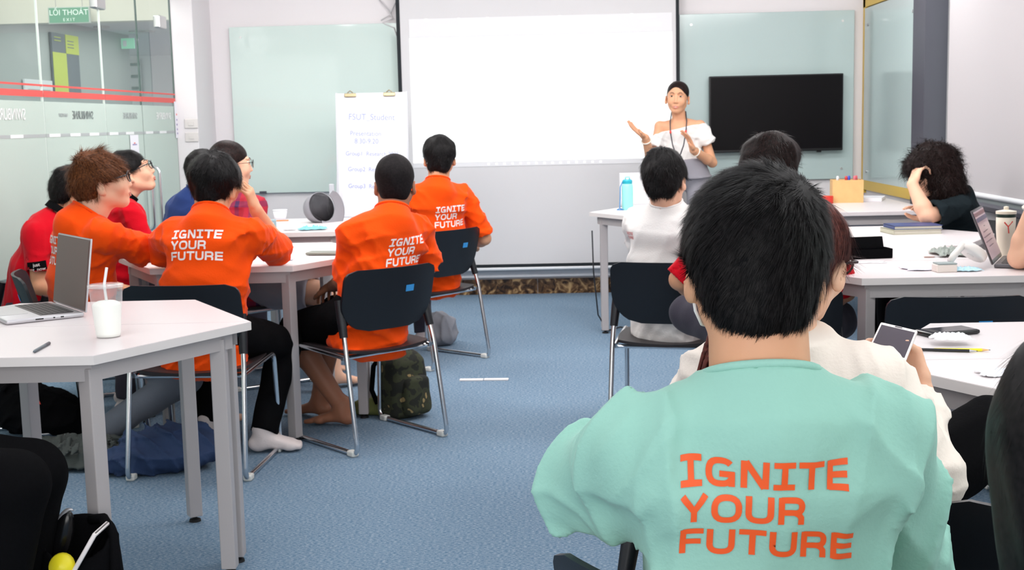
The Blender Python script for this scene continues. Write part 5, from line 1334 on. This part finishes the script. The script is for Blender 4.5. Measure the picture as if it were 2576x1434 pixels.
for txt, x_, z_, sz in (('FSUT_Student', .0, .715, .062), ('Presentation', -.045, .60, .048), ('8.30-9.20', -.04, .545, .05), ('Group1  Research 2025', .0, .455, .043), ('Group2  Research', -.03, .345, .043), ('Group3  Research', -.03, .225, .043)):
    textmesh(txt, sz, 'handwriting', ink, t, Matrix.Translation(fc((x_, -.0142, z_))) @ Matrix.Rotation(R(2), 4, 'Y') @ rot.to_4x4() @ Matrix.Rotation(PI/2, 4, 'X'), extrude=.0003, sx=.92)

# bottle
t = empty('water_bottle', (.478, 8.20, TZ), 0, 'translucent turquoise water bottle with a blue cap and strap', 'bottle')
aqua = mat('aqua_plastic', sr(150, 226, 220), .25, sss=.1); aqd = mat('teal_cap', sr(40, 170, 190), .35)
MB().lathe([(0, 0), (.034, 0), (.036, .006), (.0365, .15), (.033, .165), (.030, .17), (0, .17)], seg=32).build('bottle_body', aqua, t, True)
MB().lathe([(0, .17), (.032, .17), (.033, .188), (.026, .196), (0, .197)], seg=32).build('cap', aqd, t, angle=35)
MB().tube([(-.012, 0, .195), (-.012, 0, .212), (.014, 0, .212), (.014, 0, .197)], .005, 8).build('spout', aqua, t, True)
MB().tube([(-.032, -.005, .18), (-.046, -.01, .15), (-.048, -.015, .08), (-.052, -.02, .012), (-.07, -.03, .004), (-.03, -.045, .004), (-.052, -.02, .012)], .0035, 8).build('strap', mat('strap_blue', sr(50, 130, 190), .5), t, True)
# marker box, roll
t = empty('wooden_box', (1.955, 8.50, TZ-.0), R(-6), 'small open wooden box full of board markers in the far right corner', 'box')
wood = mat('pale_plywood', sr(222, 180, 120), .5, var=(20, .12))
b = MB()
for c_, d_ in (((0, -.075, .075), (.20, .008, .15)), ((0, .075, .075), (.20, .008, .15)), ((-.096, 0, .075), (.008, .142, .15)), ((.096, 0, .075), (.008, .142, .15)), ((0, 0, .004), (.2, .15, .008))): b.box(c_, d_)
b.build('crate', wood, t)
for i, (cx_, cy_, col, lab) in enumerate(((-.06, 0, (235, 235, 235), 'white-capped'), (-.01, -.03, (210, 60, 60), 'red-capped'), (.02, .02, (70, 90, 200), 'blue-capped'), (.05, -.01, (225, 120, 130), 'pink-capped'), (.07, .03, (220, 100, 110), 'pale red-capped'))):
    m_ = empty('board_marker', (1.955+cx_, 8.50+cy_, TZ+.009), 0, '%s board marker standing in the wooden box' % lab, 'marker', 'markers in the wooden box')
    MB().lathe([(0, 0), (.009, 0), (.009, .115), (0, .115)], seg=14).build('barrel', tissue, m_, True)
    MB().lathe([(0, .11), (.0095, .11), (.0095, .155), (.007, .165), (0, .165)], seg=14).build('cap', mat('marker_cap_%d' % i, sr(*col), .4), m_, True)
t = empty('paper_stack', (2.13, 8.62, TZ), R(-20), 'white sheets lying right of the wooden box', 'paper')
MB().box((0, 0, .012), (.20, .26, .024), bev=.002).build('sheets', tissue, t)
t = empty('red_tape_roll', (1.80, 8.40, TZ), 0, 'red item beside the wooden box', 'tape')
MB().lathe([(.02, 0), (.045, 0), (.045, .05), (.02, .05), (.02, 0)], seg=28).build('tape', mat('red_plastic', sr(220, 60, 50), .4), t, angle=40)
MB().lathe([(.017, .001), (.02, .001), (.02, .049), (.017, .049), (.017, .001)], seg=28).build('core', wood, t, angle=40)

# notebooks on the right tables
navy_c = mat('navy_cover', sr(50, 66, 116), .5); pages = mat('paper_pages', sr(196, 192, 178), .8); olive = mat('olive_cover', sr(176, 176, 156), .6)
def book(x, y, z, deg, wd, dp, th, cover, label, grp=None):
    t = empty('notebook', (x, y, z), R(deg), label, 'notebook', grp)
    MB().box((0, 0, th*.5), (wd-.008, dp-.006, th-.006)).build('pages', pages, t)
    b = MB(); b.box((0, 0, .0015), (wd, dp, .003)); b.box((0, 0, th-.0015), (wd, dp, .003)); b.box((-wd/2+.0015, 0, th/2), (.003, dp, th)); b.build('cover', cover, t)
book(1.745, 6.22, TZ, 6, .24, .18, .024, olive, 'thick pale notebook at the bottom of the stack under the elbow')
book(1.755, 6.225, TZ+.024, 2, .235, .175, .018, navy_c, 'navy notebook on top of the pale one under the elbow')
t = empty('pencil_case', (1.26, 5.16, TZ), R(8), 'open black pencil case on the right table', 'pencil case')
b = MB(); b.box((0, 0, .004), (.21, .085, .008), bev=.003)
for c_, d_ in (((0, -.04, .022), (.21, .006, .036)), ((0, .04, .022), (.21, .006, .036)), ((-.102, 0, .022), (.006, .085, .036)), ((.102, 0, .022), (.006, .085, .036))): b.box(c_, d_, bev=.0025)
b.build('case_body', C_BLK, t); b = MB(); b.box((0, .055, .045), (.21, .006, .075), rot=Matrix.Rotation(R(-20), 3, 'X'), bev=.0025); b.build('flap', C_BLK, t)
for i, (dx, dy, col) in enumerate(((.04, .0, (70, 90, 190)), (.05, -.018, (190, 200, 215)), (.055, .018, (90, 110, 200)))):
    tag(MB().tube([(1.26+dx-.05, 5.16+dy, TZ+.02), (1.26+dx+.03, 5.16+dy+.005, TZ+.024)], .006, 8).build('pen', mat('pen_col_%d' % i, sr(*col), .4)), ('blue pen', 'pale grey pen', 'light blue pen')[i]+' inside the open black pencil case', 'pen', 'pens in the pencil case')
crumple('paper_sheet', 1.24, 5.00, TZ, .06, .03, .004, tissue, 'white paper slip in front of the black pencil case', 'paper', 6)
crumple('tissue', 1.385, 4.77, TZ, .075, .07, .02, lav, 'spread of lavender-white tissues on the right table', 'tissue', 7)
crumple('face_mask', 1.515, 4.68, TZ, .055, .035, .02, mat('pale_blue_mask', sr(188, 224, 238), .75), 'pale blue face mask under the white hand fan', 'mask', 8)
t = empty('small_box', (1.435, 4.67, TZ), R(4), 'low cream box with grey lid beside the tissues', 'box')
MB().box((0, 0, .014), (.075, .06, .028), bev=.003).build('carton', mat('cream_card', sr(226, 216, 208), .6), t); MB().box((.002, .0, .031), (.07, .058, .005), bev=.001).build('lid', mat('grey_teal_card', sr(150, 162, 162), .6), t)
# hand fan (portable fan)
t = empty('handheld_fan', (1.56, 4.74, TZ+.052), R(20), 'white handheld fan with a slotted round head lying on the table', 'fan')
Mf = Matrix.Rotation(R(38), 3, 'Y')
wp = mat('white_plastic', sr(228, 224, 220), .4)
MB().lathe([(.030, -.016), (.05, -.015), (.055, -.009), (.055, .009), (.05, .015), (.030, .016)], (0, 0, .012), 36, Mf).build('fan_ring', wp, t, True)
for k in range(24):
    a = k*PI/12; c_ = Mf @ Vector((.031*math.cos(a), .031*math.sin(a), .0155)); 
    MB().box(tuple(c_+Vector((0, 0, .012))), (.036, .0022, .002), rot=Mf @ Matrix.Rotation(a, 3, 'Z')).build('grille_slat', wp, t)
MB().lathe([(0, -.017), (.014, -.017), (.014, .0175), (0, .018)], (0, 0, .012), 20, Mf).build('fan_hub', wp, t, True)
MB().tube([Mf @ Vector((-.05, 0, 0))+Vector((0, 0, .012)), (-.085, 0, .0), (-.10, .0, -.02)], [.012, .013, .012], 12).build('handle', wp, t, True)
crumple('patterned_pouch', 1.62, 5.22, TZ, .06, .10, .045, mat('grey_pattern', sr(150, 158, 152), .8, var=(80, .5)), 'grey patterned cloth pouch behind the open laptop', 'pouch', 9)
t = empty('key_ring', (1.555, 5.13, TZ), 0, 'keys lying left of the patterned pouch', 'keys')
MB().tube([(.012*math.cos(i*.6)-.01, .012*math.sin(i*.6), .003) for i in range(10)], .0015, 6).build('ring', metal_grey, t)
MB().box((-.04, 0, .003), (.04, .012, .003)).build('key', mat('copper_key', sr(170, 140, 130), .4, .5), t)
# tumbler
t = empty('tumbler', (1.80, 5.08, TZ), 0, 'cream insulated tumbler with red print and a dark band', 'tumbler')
MB().lathe([(0, 0), (.034, 0), (.036, .01), (.046, .13), (.047, .20), (0, .20)], seg=32).build('tumbler_body', mat('cream_enamel', sr(228, 218, 200), .35), t, True)
MB().lathe([(.0472, .185), (.0478, .187), (.0478, .198), (.0472, .20)], seg=32).build('band', mat('dark_green_band', sr(30, 52, 44), .4), t, True)
MB().lathe([(0, .20), (.049, .20), (.049, .212), (.02, .217), (.012, .219), (.012, .232), (0, .235)], seg=32).build('lid', mat('cream_enamel'), t, angle=40)
b = MB(); b.tube([(-.022, -.0425, .165), (-.004, -.0455, .145), (0, -.0445, .115)], .003, 6); b.tube([(.018, -.0425, .168), (-.004, -.0455, .145)], .003, 6); b.build('red_print', mat('red_plastic'), t)
t.scale = (.80, .80, .88)
# near-right table
t = empty('phone', (1.035, 3.335, TZ), R(20), 'black smartphone lying on the near-right table', 'phone')
MB().box((0, 0, .007), (.155, .075, .012), bev=.004).build('phone_case', black_m, t, angle=40); MB().box((0, 0, .0134), (.142, .066, .0008)).build('display', mat('phone_glass', sr(40, 40, 46), .08), t)
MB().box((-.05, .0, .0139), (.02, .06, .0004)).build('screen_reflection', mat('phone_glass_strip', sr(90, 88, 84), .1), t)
crumple('receipt', 1.0, 3.19, TZ+.012, .048, .036, .022, mat('receipt_paper', sr(236, 236, 238), .8, var=(160, .06)), 'crumpled white receipt lying over the black smartphone', 'receipt', 12, n=24)
def pencil(x0_, y0_, x1_, y1_, m, label, tipm):
    a = Vector((x0_, y0_, TZ+.0042)); c = Vector((x1_, y1_, TZ+.0042)); d = (c-a).normalized()
    t = empty('pencil', tuple(a), 0, label, 'pencil'); z = Vector()
    MB().tube([z, c-a-d*.02], .0038, 6).build('barrel', m, t); MB().tube([c-a-d*.02, c-a-d*.004], [.0037, .0011], 8).build('sharpened_end', tipm, t); MB().tube([c-a-d*.004, c-a], [.0011, .0004], 6).build('lead', black_m, t)
pencil(.93, 3.095, 1.062, 3.078, mat('yellow_paint', sr(238, 222, 40), .4), 'yellow pencil lying beside the black mechanical pencil', wood)
pencil(.876, 3.105, 1.028, 3.066, mat('black_paint', sr(28, 28, 30), .35), 'black mechanical pencil with a silver tip on the near-right table', metal_grey)
crumple('tissue', .995, 2.80, TZ, .05, .03, .018, tissue, 'small crumpled tissue near the front corner of the near-right table', 'tissue', 14)
# phone in her hand
t = empty('phone', (.642, 2.40, .924), R(0), 'white smartphone held up in the right hand of the girl in cream', 'phone')
va = Vector((-.40, -.86, -.25)).normalized(); vb = Vector((.98, -.30, -.18)); vb = (vb-va*vb.dot(va)).normalized(); vn = vb.cross(-va).normalized()
Mh = Matrix((tuple((vb.x, -va.x, vn.x)), tuple((vb.y, -va.y, vn.y)), tuple((vb.z, -va.z, vn.z))))
MB().box((0, 0, 0), (.072, .145, .009), rot=Mh, bev=.003).build('phone_body', mat('white_phone', sr(236, 228, 226), .25), t, angle=40)
MB().box(tuple(Mh @ Vector((0, 0, .005))), (.064, .116, .0006), rot=Mh).build('display', mat('phone_dark_display', sr(74, 66, 76), .1), t)
MB().box(tuple(Mh @ Vector((0, .065, .005))), (.014, .003, .0006), rot=Mh).build('speaker_slot', dark_col, t)

# ------------------------------------------------------------------ bags and things on the floor
def blob(name, c, parts, m, label, cat, h=.008, wr_=(.005, 40), seed=1, parent=None, R_=None):
    c = V3(*c); lo = np.min([np.array(p[0])-np.array(p[1]).max() if p[2] == 'e' else np.minimum(p[0], p[1])-p[3][0] for p in parts], 0)+c-.05; hi = np.max([np.array(p[0])+np.array(p[1]).max() if p[2] == 'e' else np.maximum(p[0], p[1])+p[3][0] for p in parts], 0)+c+.05
    F = Field(lo, hi, h)
    for p in parts:
        if p[2] == 'e': F.ell(V3(*p[0])+c, V3(*p[1]), R_, p[3] if len(p) > 3 else .03, p[4] if len(p) > 4 else 'add')
        else: F.cone(V3(*p[0])+c, V3(*p[1])+c, p[3][0], p[3][1], .02)
    F.folds(wr_[0]*2.2, wr_[1]*.8, seed, dict(chest=c, rt=V3(1, 0, 0), up=V3(0, 0, 1)), 6, 1.)
    F.a[:, :, :] = np.maximum(F.a, (.002-F.ax[2])[None, None, :])
    P, Q = F.mesh(); org = c if parent is None else V3(*parent.location); o = npmesh(name, P, Q, m, parent, org); 
    if parent is None: o.location = c; tag(o, label, cat)
    return o
camo = mat('camouflage', sr(70, 72, 44), .85)
def camo_nodes(m):
    nt = m.node_tree; b = nt.nodes['Principled BSDF']; tc = nt.nodes.new('ShaderNodeTexCoord'); n = nt.nodes.new('ShaderNodeTexNoise'); n.inputs['Scale'].default_value = 16; n.inputs['Detail'].default_value = 2
    nt.links.new(tc.outputs['Object'], n.inputs['Vector']); cr = nt.nodes.new('ShaderNodeValToRGB'); cr.color_ramp.interpolation = 'CONSTANT'; e = cr.color_ramp.elements
    e[0].position = 0; e[0].color = (*sr(26, 28, 22), 1); e[1].position = .46; e[1].color = (*sr(50, 54, 34), 1)
    x = cr.color_ramp.elements.new(.56); x.color = (*sr(44, 46, 32), 1); x = cr.color_ramp.elements.new(.63); x.color = (*sr(142, 122, 82), 1)
    nt.links.new(n.outputs['Fac'], cr.inputs[0]); nt.links.new(cr.outputs[0], b.inputs['Base Color'])
camo_nodes(camo)
def backpack(x, y, deg, m, m2, label, w_=.16, h_=.28, d_=.10, lean=0, seed=3, strap=True):
    t = empty('backpack', (x, y, 0), 0, label, 'backpack'); Rb = rotz(R(deg))@rotx(R(lean)); W = lambda p: tuple(Rb@V3(*p))
    F = Field((x-.3, y-.3, -.01), (x+.3, y+.3, .5), .007); C = V3(x, y, 0)
    q = lambda *p: C+Rb@V3(*p)
    F.econe(q(0, 0, .04), q(0, .0, h_*.72), (w_*.5, d_*.5), (w_*.48, d_*.46), Rb@V3(1, 0, 0), 0, cap=.045, p=3.2)
    F.econe(q(0, 0, h_*.5), q(0, 0, h_*.82), (w_*.48, d_*.46), (w_*.38, d_*.36), Rb@V3(1, 0, 0), .03, cap=.05)
    F.wrinkle(.004, 45, seed); P, Q = F.mesh(); npmesh('bag_body', P, Q, m, t, (x, y, 0))
    F = Field((x-.3, y-.3, -.01), (x+.3, y+.3, .5), .007)
    F.econe(q(0, -d_*.5, .05), q(0, -d_*.48, h_*.5), (w_*.36, d_*.28), (w_*.34, d_*.25), Rb@V3(1, 0, 0), 0, cap=.035, p=3)
    F.wrinkle(.003, 50, seed+1); P, Q = F.mesh(); npmesh('front_pocket', P, Q, m, t, (x, y, 0))
    if strap:
        for sx in (-1, 1):
            MB().tube([W((sx*w_*.25, d_*.42, h_*.9)), W((sx*w_*.3, d_*.75, h_*.7)), W((sx*w_*.34, d_*.8, h_*.35)), W((sx*w_*.4, d_*.5, .06))], .012, 8).build('shoulder_strap', m2, t, True)
    MB().tube([W((-.03, d_*.3, h_*.96)), W((-.02, d_*.3, h_*1.06)), W((.02, d_*.3, h_*1.06)), W((.03, d_*.3, h_*.96))], .006, 8).build('carry_loop', m2, t, True)
    return t
backpack(-.725, 5.80, 50, camo, C_BLK, 'camouflage backpack standing on the floor behind the cropped-haired boy\'s chair', .22, .33, .17, 0)
blob('olive_cloth', (-.86, 5.86, 0), [((0, 0, .03), (.13, .09, .05), 'e'), ((.08, -.04, .02), (.08, .06, .03), 'e')], mat('olive_cloth', sr(104, 110, 62), .9), 'olive cloth heaped beside the camouflage backpack', 'cloth', seed=5)
blob('grey_bag', (-.72, 7.72, 0), [((0, 0, .09), (.10, .12, .11), 'e'), ((-.02, -.05, .05), (.12, .09, .06), 'e')], mat('grey_fabric', sr(128, 130, 138), .85, bump=(150, .1)), 'small grey bag on the floor beyond the nearest-screen boy', 'bag', seed=6)
tg = blob('backpack', (-2.36, 5.55, 0), [((0, 0, .10), (.20, .13, .11), 'e'), ((-.10, .02, .16), (.12, .11, .10), 'e', .05), ((.15, 0, .06), (.12, .10, .07), 'e', .05)], C_BLK, 'black backpack slumped on the floor under the leftmost chairs', 'backpack', seed=7)
em = textmesh('▲', .03, 'emblem', mat('red_plastic', sr(220, 60, 50), .4), tg, MX((.05, -.12, .17), R(55)))
blob('grey_green_jacket', (-2.06, 5.02, 0), [((-.14, .03, .03), (.15, .10, .05), 'e'), ((.05, -.03, .045), (.18, .12, .06), 'e', .04), ((.17, .05, .03), (.10, .09, .05), 'e', .03)], mat('grey_green_cloth', sr(72, 78, 76), .9, bump=(90, .2)), 'crumpled grey-green jacket on the floor beside the blue backpack', 'jacket', seed=8, wr_=(.016, 48))
t = blob('backpack', (-1.60, 4.93, 0), [((0, 0, .06), (.23, .15, .075), 'e'), ((.02, .03, .11), (.18, .12, .05), 'e', .05), ((-.12, -.05, .04), (.14, .10, .05), 'e', .04)], mat('denim_blue_fabric', sr(42, 62, 98), .85, bump=(140, .15)), 'navy blue backpack lying flat on the floor under the near chair', 'backpack', seed=9, wr_=(.008, 40))
MB().tube([(-.2, -.09, .07), (-.05, -.13, .075), (.12, -.12, .07), (.2, -.06, .06)], .004, 6).build('zip', C_NAVY, t, True)
# open black bag bottom-left with things inside
bx, by = -1.262, 3.15
t = empty('tote_bag', (bx, by, 0), 0, 'open black bag with red trim standing on the floor at the bottom left', 'bag')
F = Field((bx-.25, by-.25, 0), (bx+.25, by+.25, .50), .007); F.econe(V3(bx, by, .08), V3(bx, by, .30), (.125, .10), (.10, .08), V3(1, 0, 0), 0, cap=.08, p=2.3)
F.econe(V3(bx, by-.01, .26), V3(bx+.01, by-.03, .42), (.075, .058), (.09, .08), V3(1, 0, 0), .02, 'sub', cap=.05); F.wrinkle(.003, 30, 4); P_, Q_ = F.mesh(); npmesh('bag_body', P_, Q_, C_BLK, t, (bx, by, 0))
b = MB(); b.tube([(.095, -.05, .14), (.11, -.04, .24), (.10, -.01, .315), (.06, .03, .35), (.02, .05, .34)], .014, 8); b.build('shoulder_strap', C_BLK, t, True)
b = MB(); b.tube([(.105, -.07, .20), (.12, -.075, .08), (.125, -.08, .02)], .005, 8); b.build('trim', C_RED, t, True)
b = MB(); b.tube([(-.105, -.065, .20), (-.12, -.075, .10)], .007, 8); b.build('trim', C_RED, t, True)
o = empty('spectacle_case', (bx-.035, by-.01, .285), 0, 'upright silver-edged case sticking out of the open black bag', 'case')
Fc = Field((bx-.15, by-.12, .18), (bx+.1, by+.12, .45), .005); Rc = roty(R(16)); Fc.ell(V3(bx-.035, by-.01, .315), (.027, .020, .075), Rc, 0); Pc, Qc = Fc.mesh(); npmesh('case_shell', Pc, Qc, black_m, o, (bx-.035, by-.01, .285))
MB().tube([Vector(Rc@V3(.0285*math.cos(a), -.004, .030+.077*math.sin(a))) for a in [R(d) for d in range(78, 200, 10)]], [.002+.0045*math.sin(R(i*15)) for i in range(13)], 8).build('silver_edge', silver, o, True)
o = empty('tablet', (bx+.035, by-.05, .27), 0, 'slim tablet with a white edge tucked diagonally in the open black bag', 'tablet')
Mt = Matrix.Rotation(R(32), 3, 'Y'); MB().box((0, 0, .0), (.012, .10, .19), rot=Mt, bev=.004).build('tablet_body', mat('white_phone'), o, angle=40); MB().box(tuple(Mt @ Vector((.0068, 0, 0))), (.001, .094, .18), rot=Mt).build('display', black_m, o)
o = tag(MB().lathe([(0, 0), (.028, .002), (.035, .02), (.028, .036), (0, .04)], (bx-.01, by-.07, .255), 20, Matrix.Rotation(R(70), 3, 'X')).build('yellow_ball', mat('yellow_paint'), None, True), 'round yellow object inside the open black bag', 'ball')
# black backpack hanging on the bottom-right chair
# floor marker strips, shoe, cables
for i, (x0_, x1_) in enumerate(((-.518, -.392), (-.388, -.258))):
    tag(MB().box(((x0_+x1_)/2, 6.575, .004), (x1_-x0_, .035, .008), R(-2), bev=.002).build('tape_strip', mat('strip_white', sr(226, 222, 222), .5)), ('left' if i == 0 else 'right')+' half of the white strip stuck on the blue carpet', 'strip')
blk = mat('black_cable', sr(26, 28, 34), .5)
tag(MB().tube([(.24, 8.02, .66), (.245, 8.0, .40), (.27, 8.0, .12), (.33, 8.05, .008), (.42, 8.2, .006), (.50, 8.1, .006), (.58, 7.95, .006), (.66, 7.85, .008), (.71, 7.82, .02)], .0045, 8).build('power_cable', blk, smooth=True), 'thin dark cable trailing from the desk group onto the carpet', 'cable')
tag(MB().tube([(.56, 8.75, .60), (.60, 8.55, .35), (.70, 8.45, .12), (.62, 8.5, .008), (.55, 8.45, .006), (.72, 8.25, .006), (.9, 8.15, .006)], .006, 8).build('power_cable', blk, smooth=True), 'thicker dark cable sagging under the desk group', 'cable')
t = empty('power_adapter', (.725, 7.81, 0), R(20), 'black power adapter block on the carpet by the desk', 'adapter')
MB().box((0, 0, .018), (.09, .045, .034), bev=.008).build('adapter_block', blk, t, angle=40); MB().box((.0, 0, .0355), (.05, .03, .001)).build('adapter_label', dark_col, t)
t = empty('white_shoe', (1.62, 4.55, 0), R(30), 'white shoe on the floor behind the near-right table', 'shoe')
blobF = Field((1.4, 4.3, -.01), (1.85, 4.8, .2), .006); foot(blobF, V3(1.62, 4.55, .09), V3(.5, -1, 0), extra=.010, toes=False); P_, Q_ = blobF.mesh(); npmesh('upper', P_, Q_, C_WHT, t, (1.62, 4.55, 0)).rotation_euler = (0, 0, -R(30))
# black bag on the bottom-right chair
t = empty('backpack', (.90, 2.02, .43), 0, 'black backpack resting on the chair at the bottom right', 'backpack')
F = Field((.6, 1.75, .42), (1.2, 2.3, .85), .008); F.ell(V3(.90, 2.04, .53), (.19, .15, .12), None, 0); F.ell(V3(.88, 2.06, .60), (.14, .12, .09), None, .05); F.wrinkle(.004, 30, 5); P_, Q_ = F.mesh(); npmesh('bag_body', P_, Q_, C_BLK, t, (.90, 2.02, .43))
MB().tube([(-.16, -.1, .05), (-.14, -.16, .12), (-.05, -.17, .17), (.03, -.14, .16), (.05, -.1, .1)], .008, 8).build('shoulder_strap', black_m, t, True)

# presenter's lanyard and bracelets, polo patch, print on the white shirt
pr = P17; g_ = pr['g']; n_ = pr['neck']; o_ = pr['org']; f_ = pr['fd']; r_ = pr['rt']
def drape(pts, m, name, rad=.0045):
    MB().tube([Vector(p-o_) for p in pts], rad, 6).build(name, m, pr['root'], True)
lan = mat('lanyard_dark', sr(58, 58, 66), .7)
for sx in (-1, 1):
    drape([n_+r_*sx*.028-f_*.046+V3(0, 0, .02), n_+r_*sx*.050+f_*.0+V3(0, 0, .016), n_+r_*sx*.058+f_*.06-V3(0, 0, .05), n_+r_*sx*.055+f_*.108-V3(0, 0, .115)], lan, 'lanyard', .0042)
    drape([n_+r_*sx*.055+f_*.108-V3(0, 0, .115), n_+r_*sx*.053+f_*.112-V3(0, 0, .135)], mat('red_plastic'), 'lanyard_band', .0062)
    drape([n_+r_*sx*.053+f_*.112-V3(0, 0, .135), n_+r_*sx*.038+f_*.122-V3(0, 0, .22), n_+r_*sx*.006+f_*.128-V3(0, 0, .31)], lan, 'lanyard', .0042)
for k_, m_ in (('L', mat('pearl_beads', sr(225, 220, 210), .25)), ('R', mat('pearl_beads'))):
    S_, E_, W_, a = pr['arms'][k_]; c_ = W_+(E_-W_)*.12; ax = nrm(W_-E_); a1 = nrm(np.cross(ax, V3(0, 0, 1))); a2 = np.cross(ax, a1)
    MB().tube([Vector(c_+(a1*math.cos(i*PI/10)+a2*math.sin(i*PI/10))*.0335-o_) for i in range(20)], .005, 6, closed=True).build('bracelet', m_, pr['root'], True)
# printed patch on the red sleeve, small print on the white shirt
def decal(pr, origin, right, up, wd, hg, m, name, off=.002, depth=.2, text=None):
    bv = BVHTree.FromPolygons([tuple(p) for p in pr['TP'].tolist()], pr['TQ'].tolist()); right = nrm(right); up = nrm(up); fw_ = nrm(np.cross(up, right)); o0 = V3(*origin)
    def proj(u, v, o_=off):
        o = o0+right*u+up*v-fw_*depth; h = bv.ray_cast(Vector(o), Vector(fw_)); return (V3(*h[0])-fw_*o_) if h[0] is not None else o+fw_*depth
    b = MB(); b.grid(lambda u, v: tuple(proj((u-.5)*wd, (v-.5)*hg)-pr['org']), 8, 5); o = b.build(name, m, pr['top'], True)
    for i, tx in enumerate(text or []):
        q = textmesh(tx, hg*.42, 'lettering', pr_w, o, Matrix.Identity(4), extrude=0)
        for v in q.data.vertices: v.co = Vector(proj(v.co.x, v.co.y+hg*(.2-.42*i), off+.0015)-pr['org'])
S_, E_, W_, a_ = P11['arms']['R']
decal(P11, S_+(E_-S_)*.62, (.96, .28, .10), (-.1, 0, 1), .085, .05, C_BLK, 'sleeve_patch', text=['just', 'get_now'])
print_on(P3['TP'], P3['TQ'], TXT[:1]+TXT[2:], .012, .017, P3['arms']['L'][0]+V3(.03, -.02, -.05), P3['rt'], V3(0, 0, 1), pr_p, P3['top'], P3['org'], name='lettering')
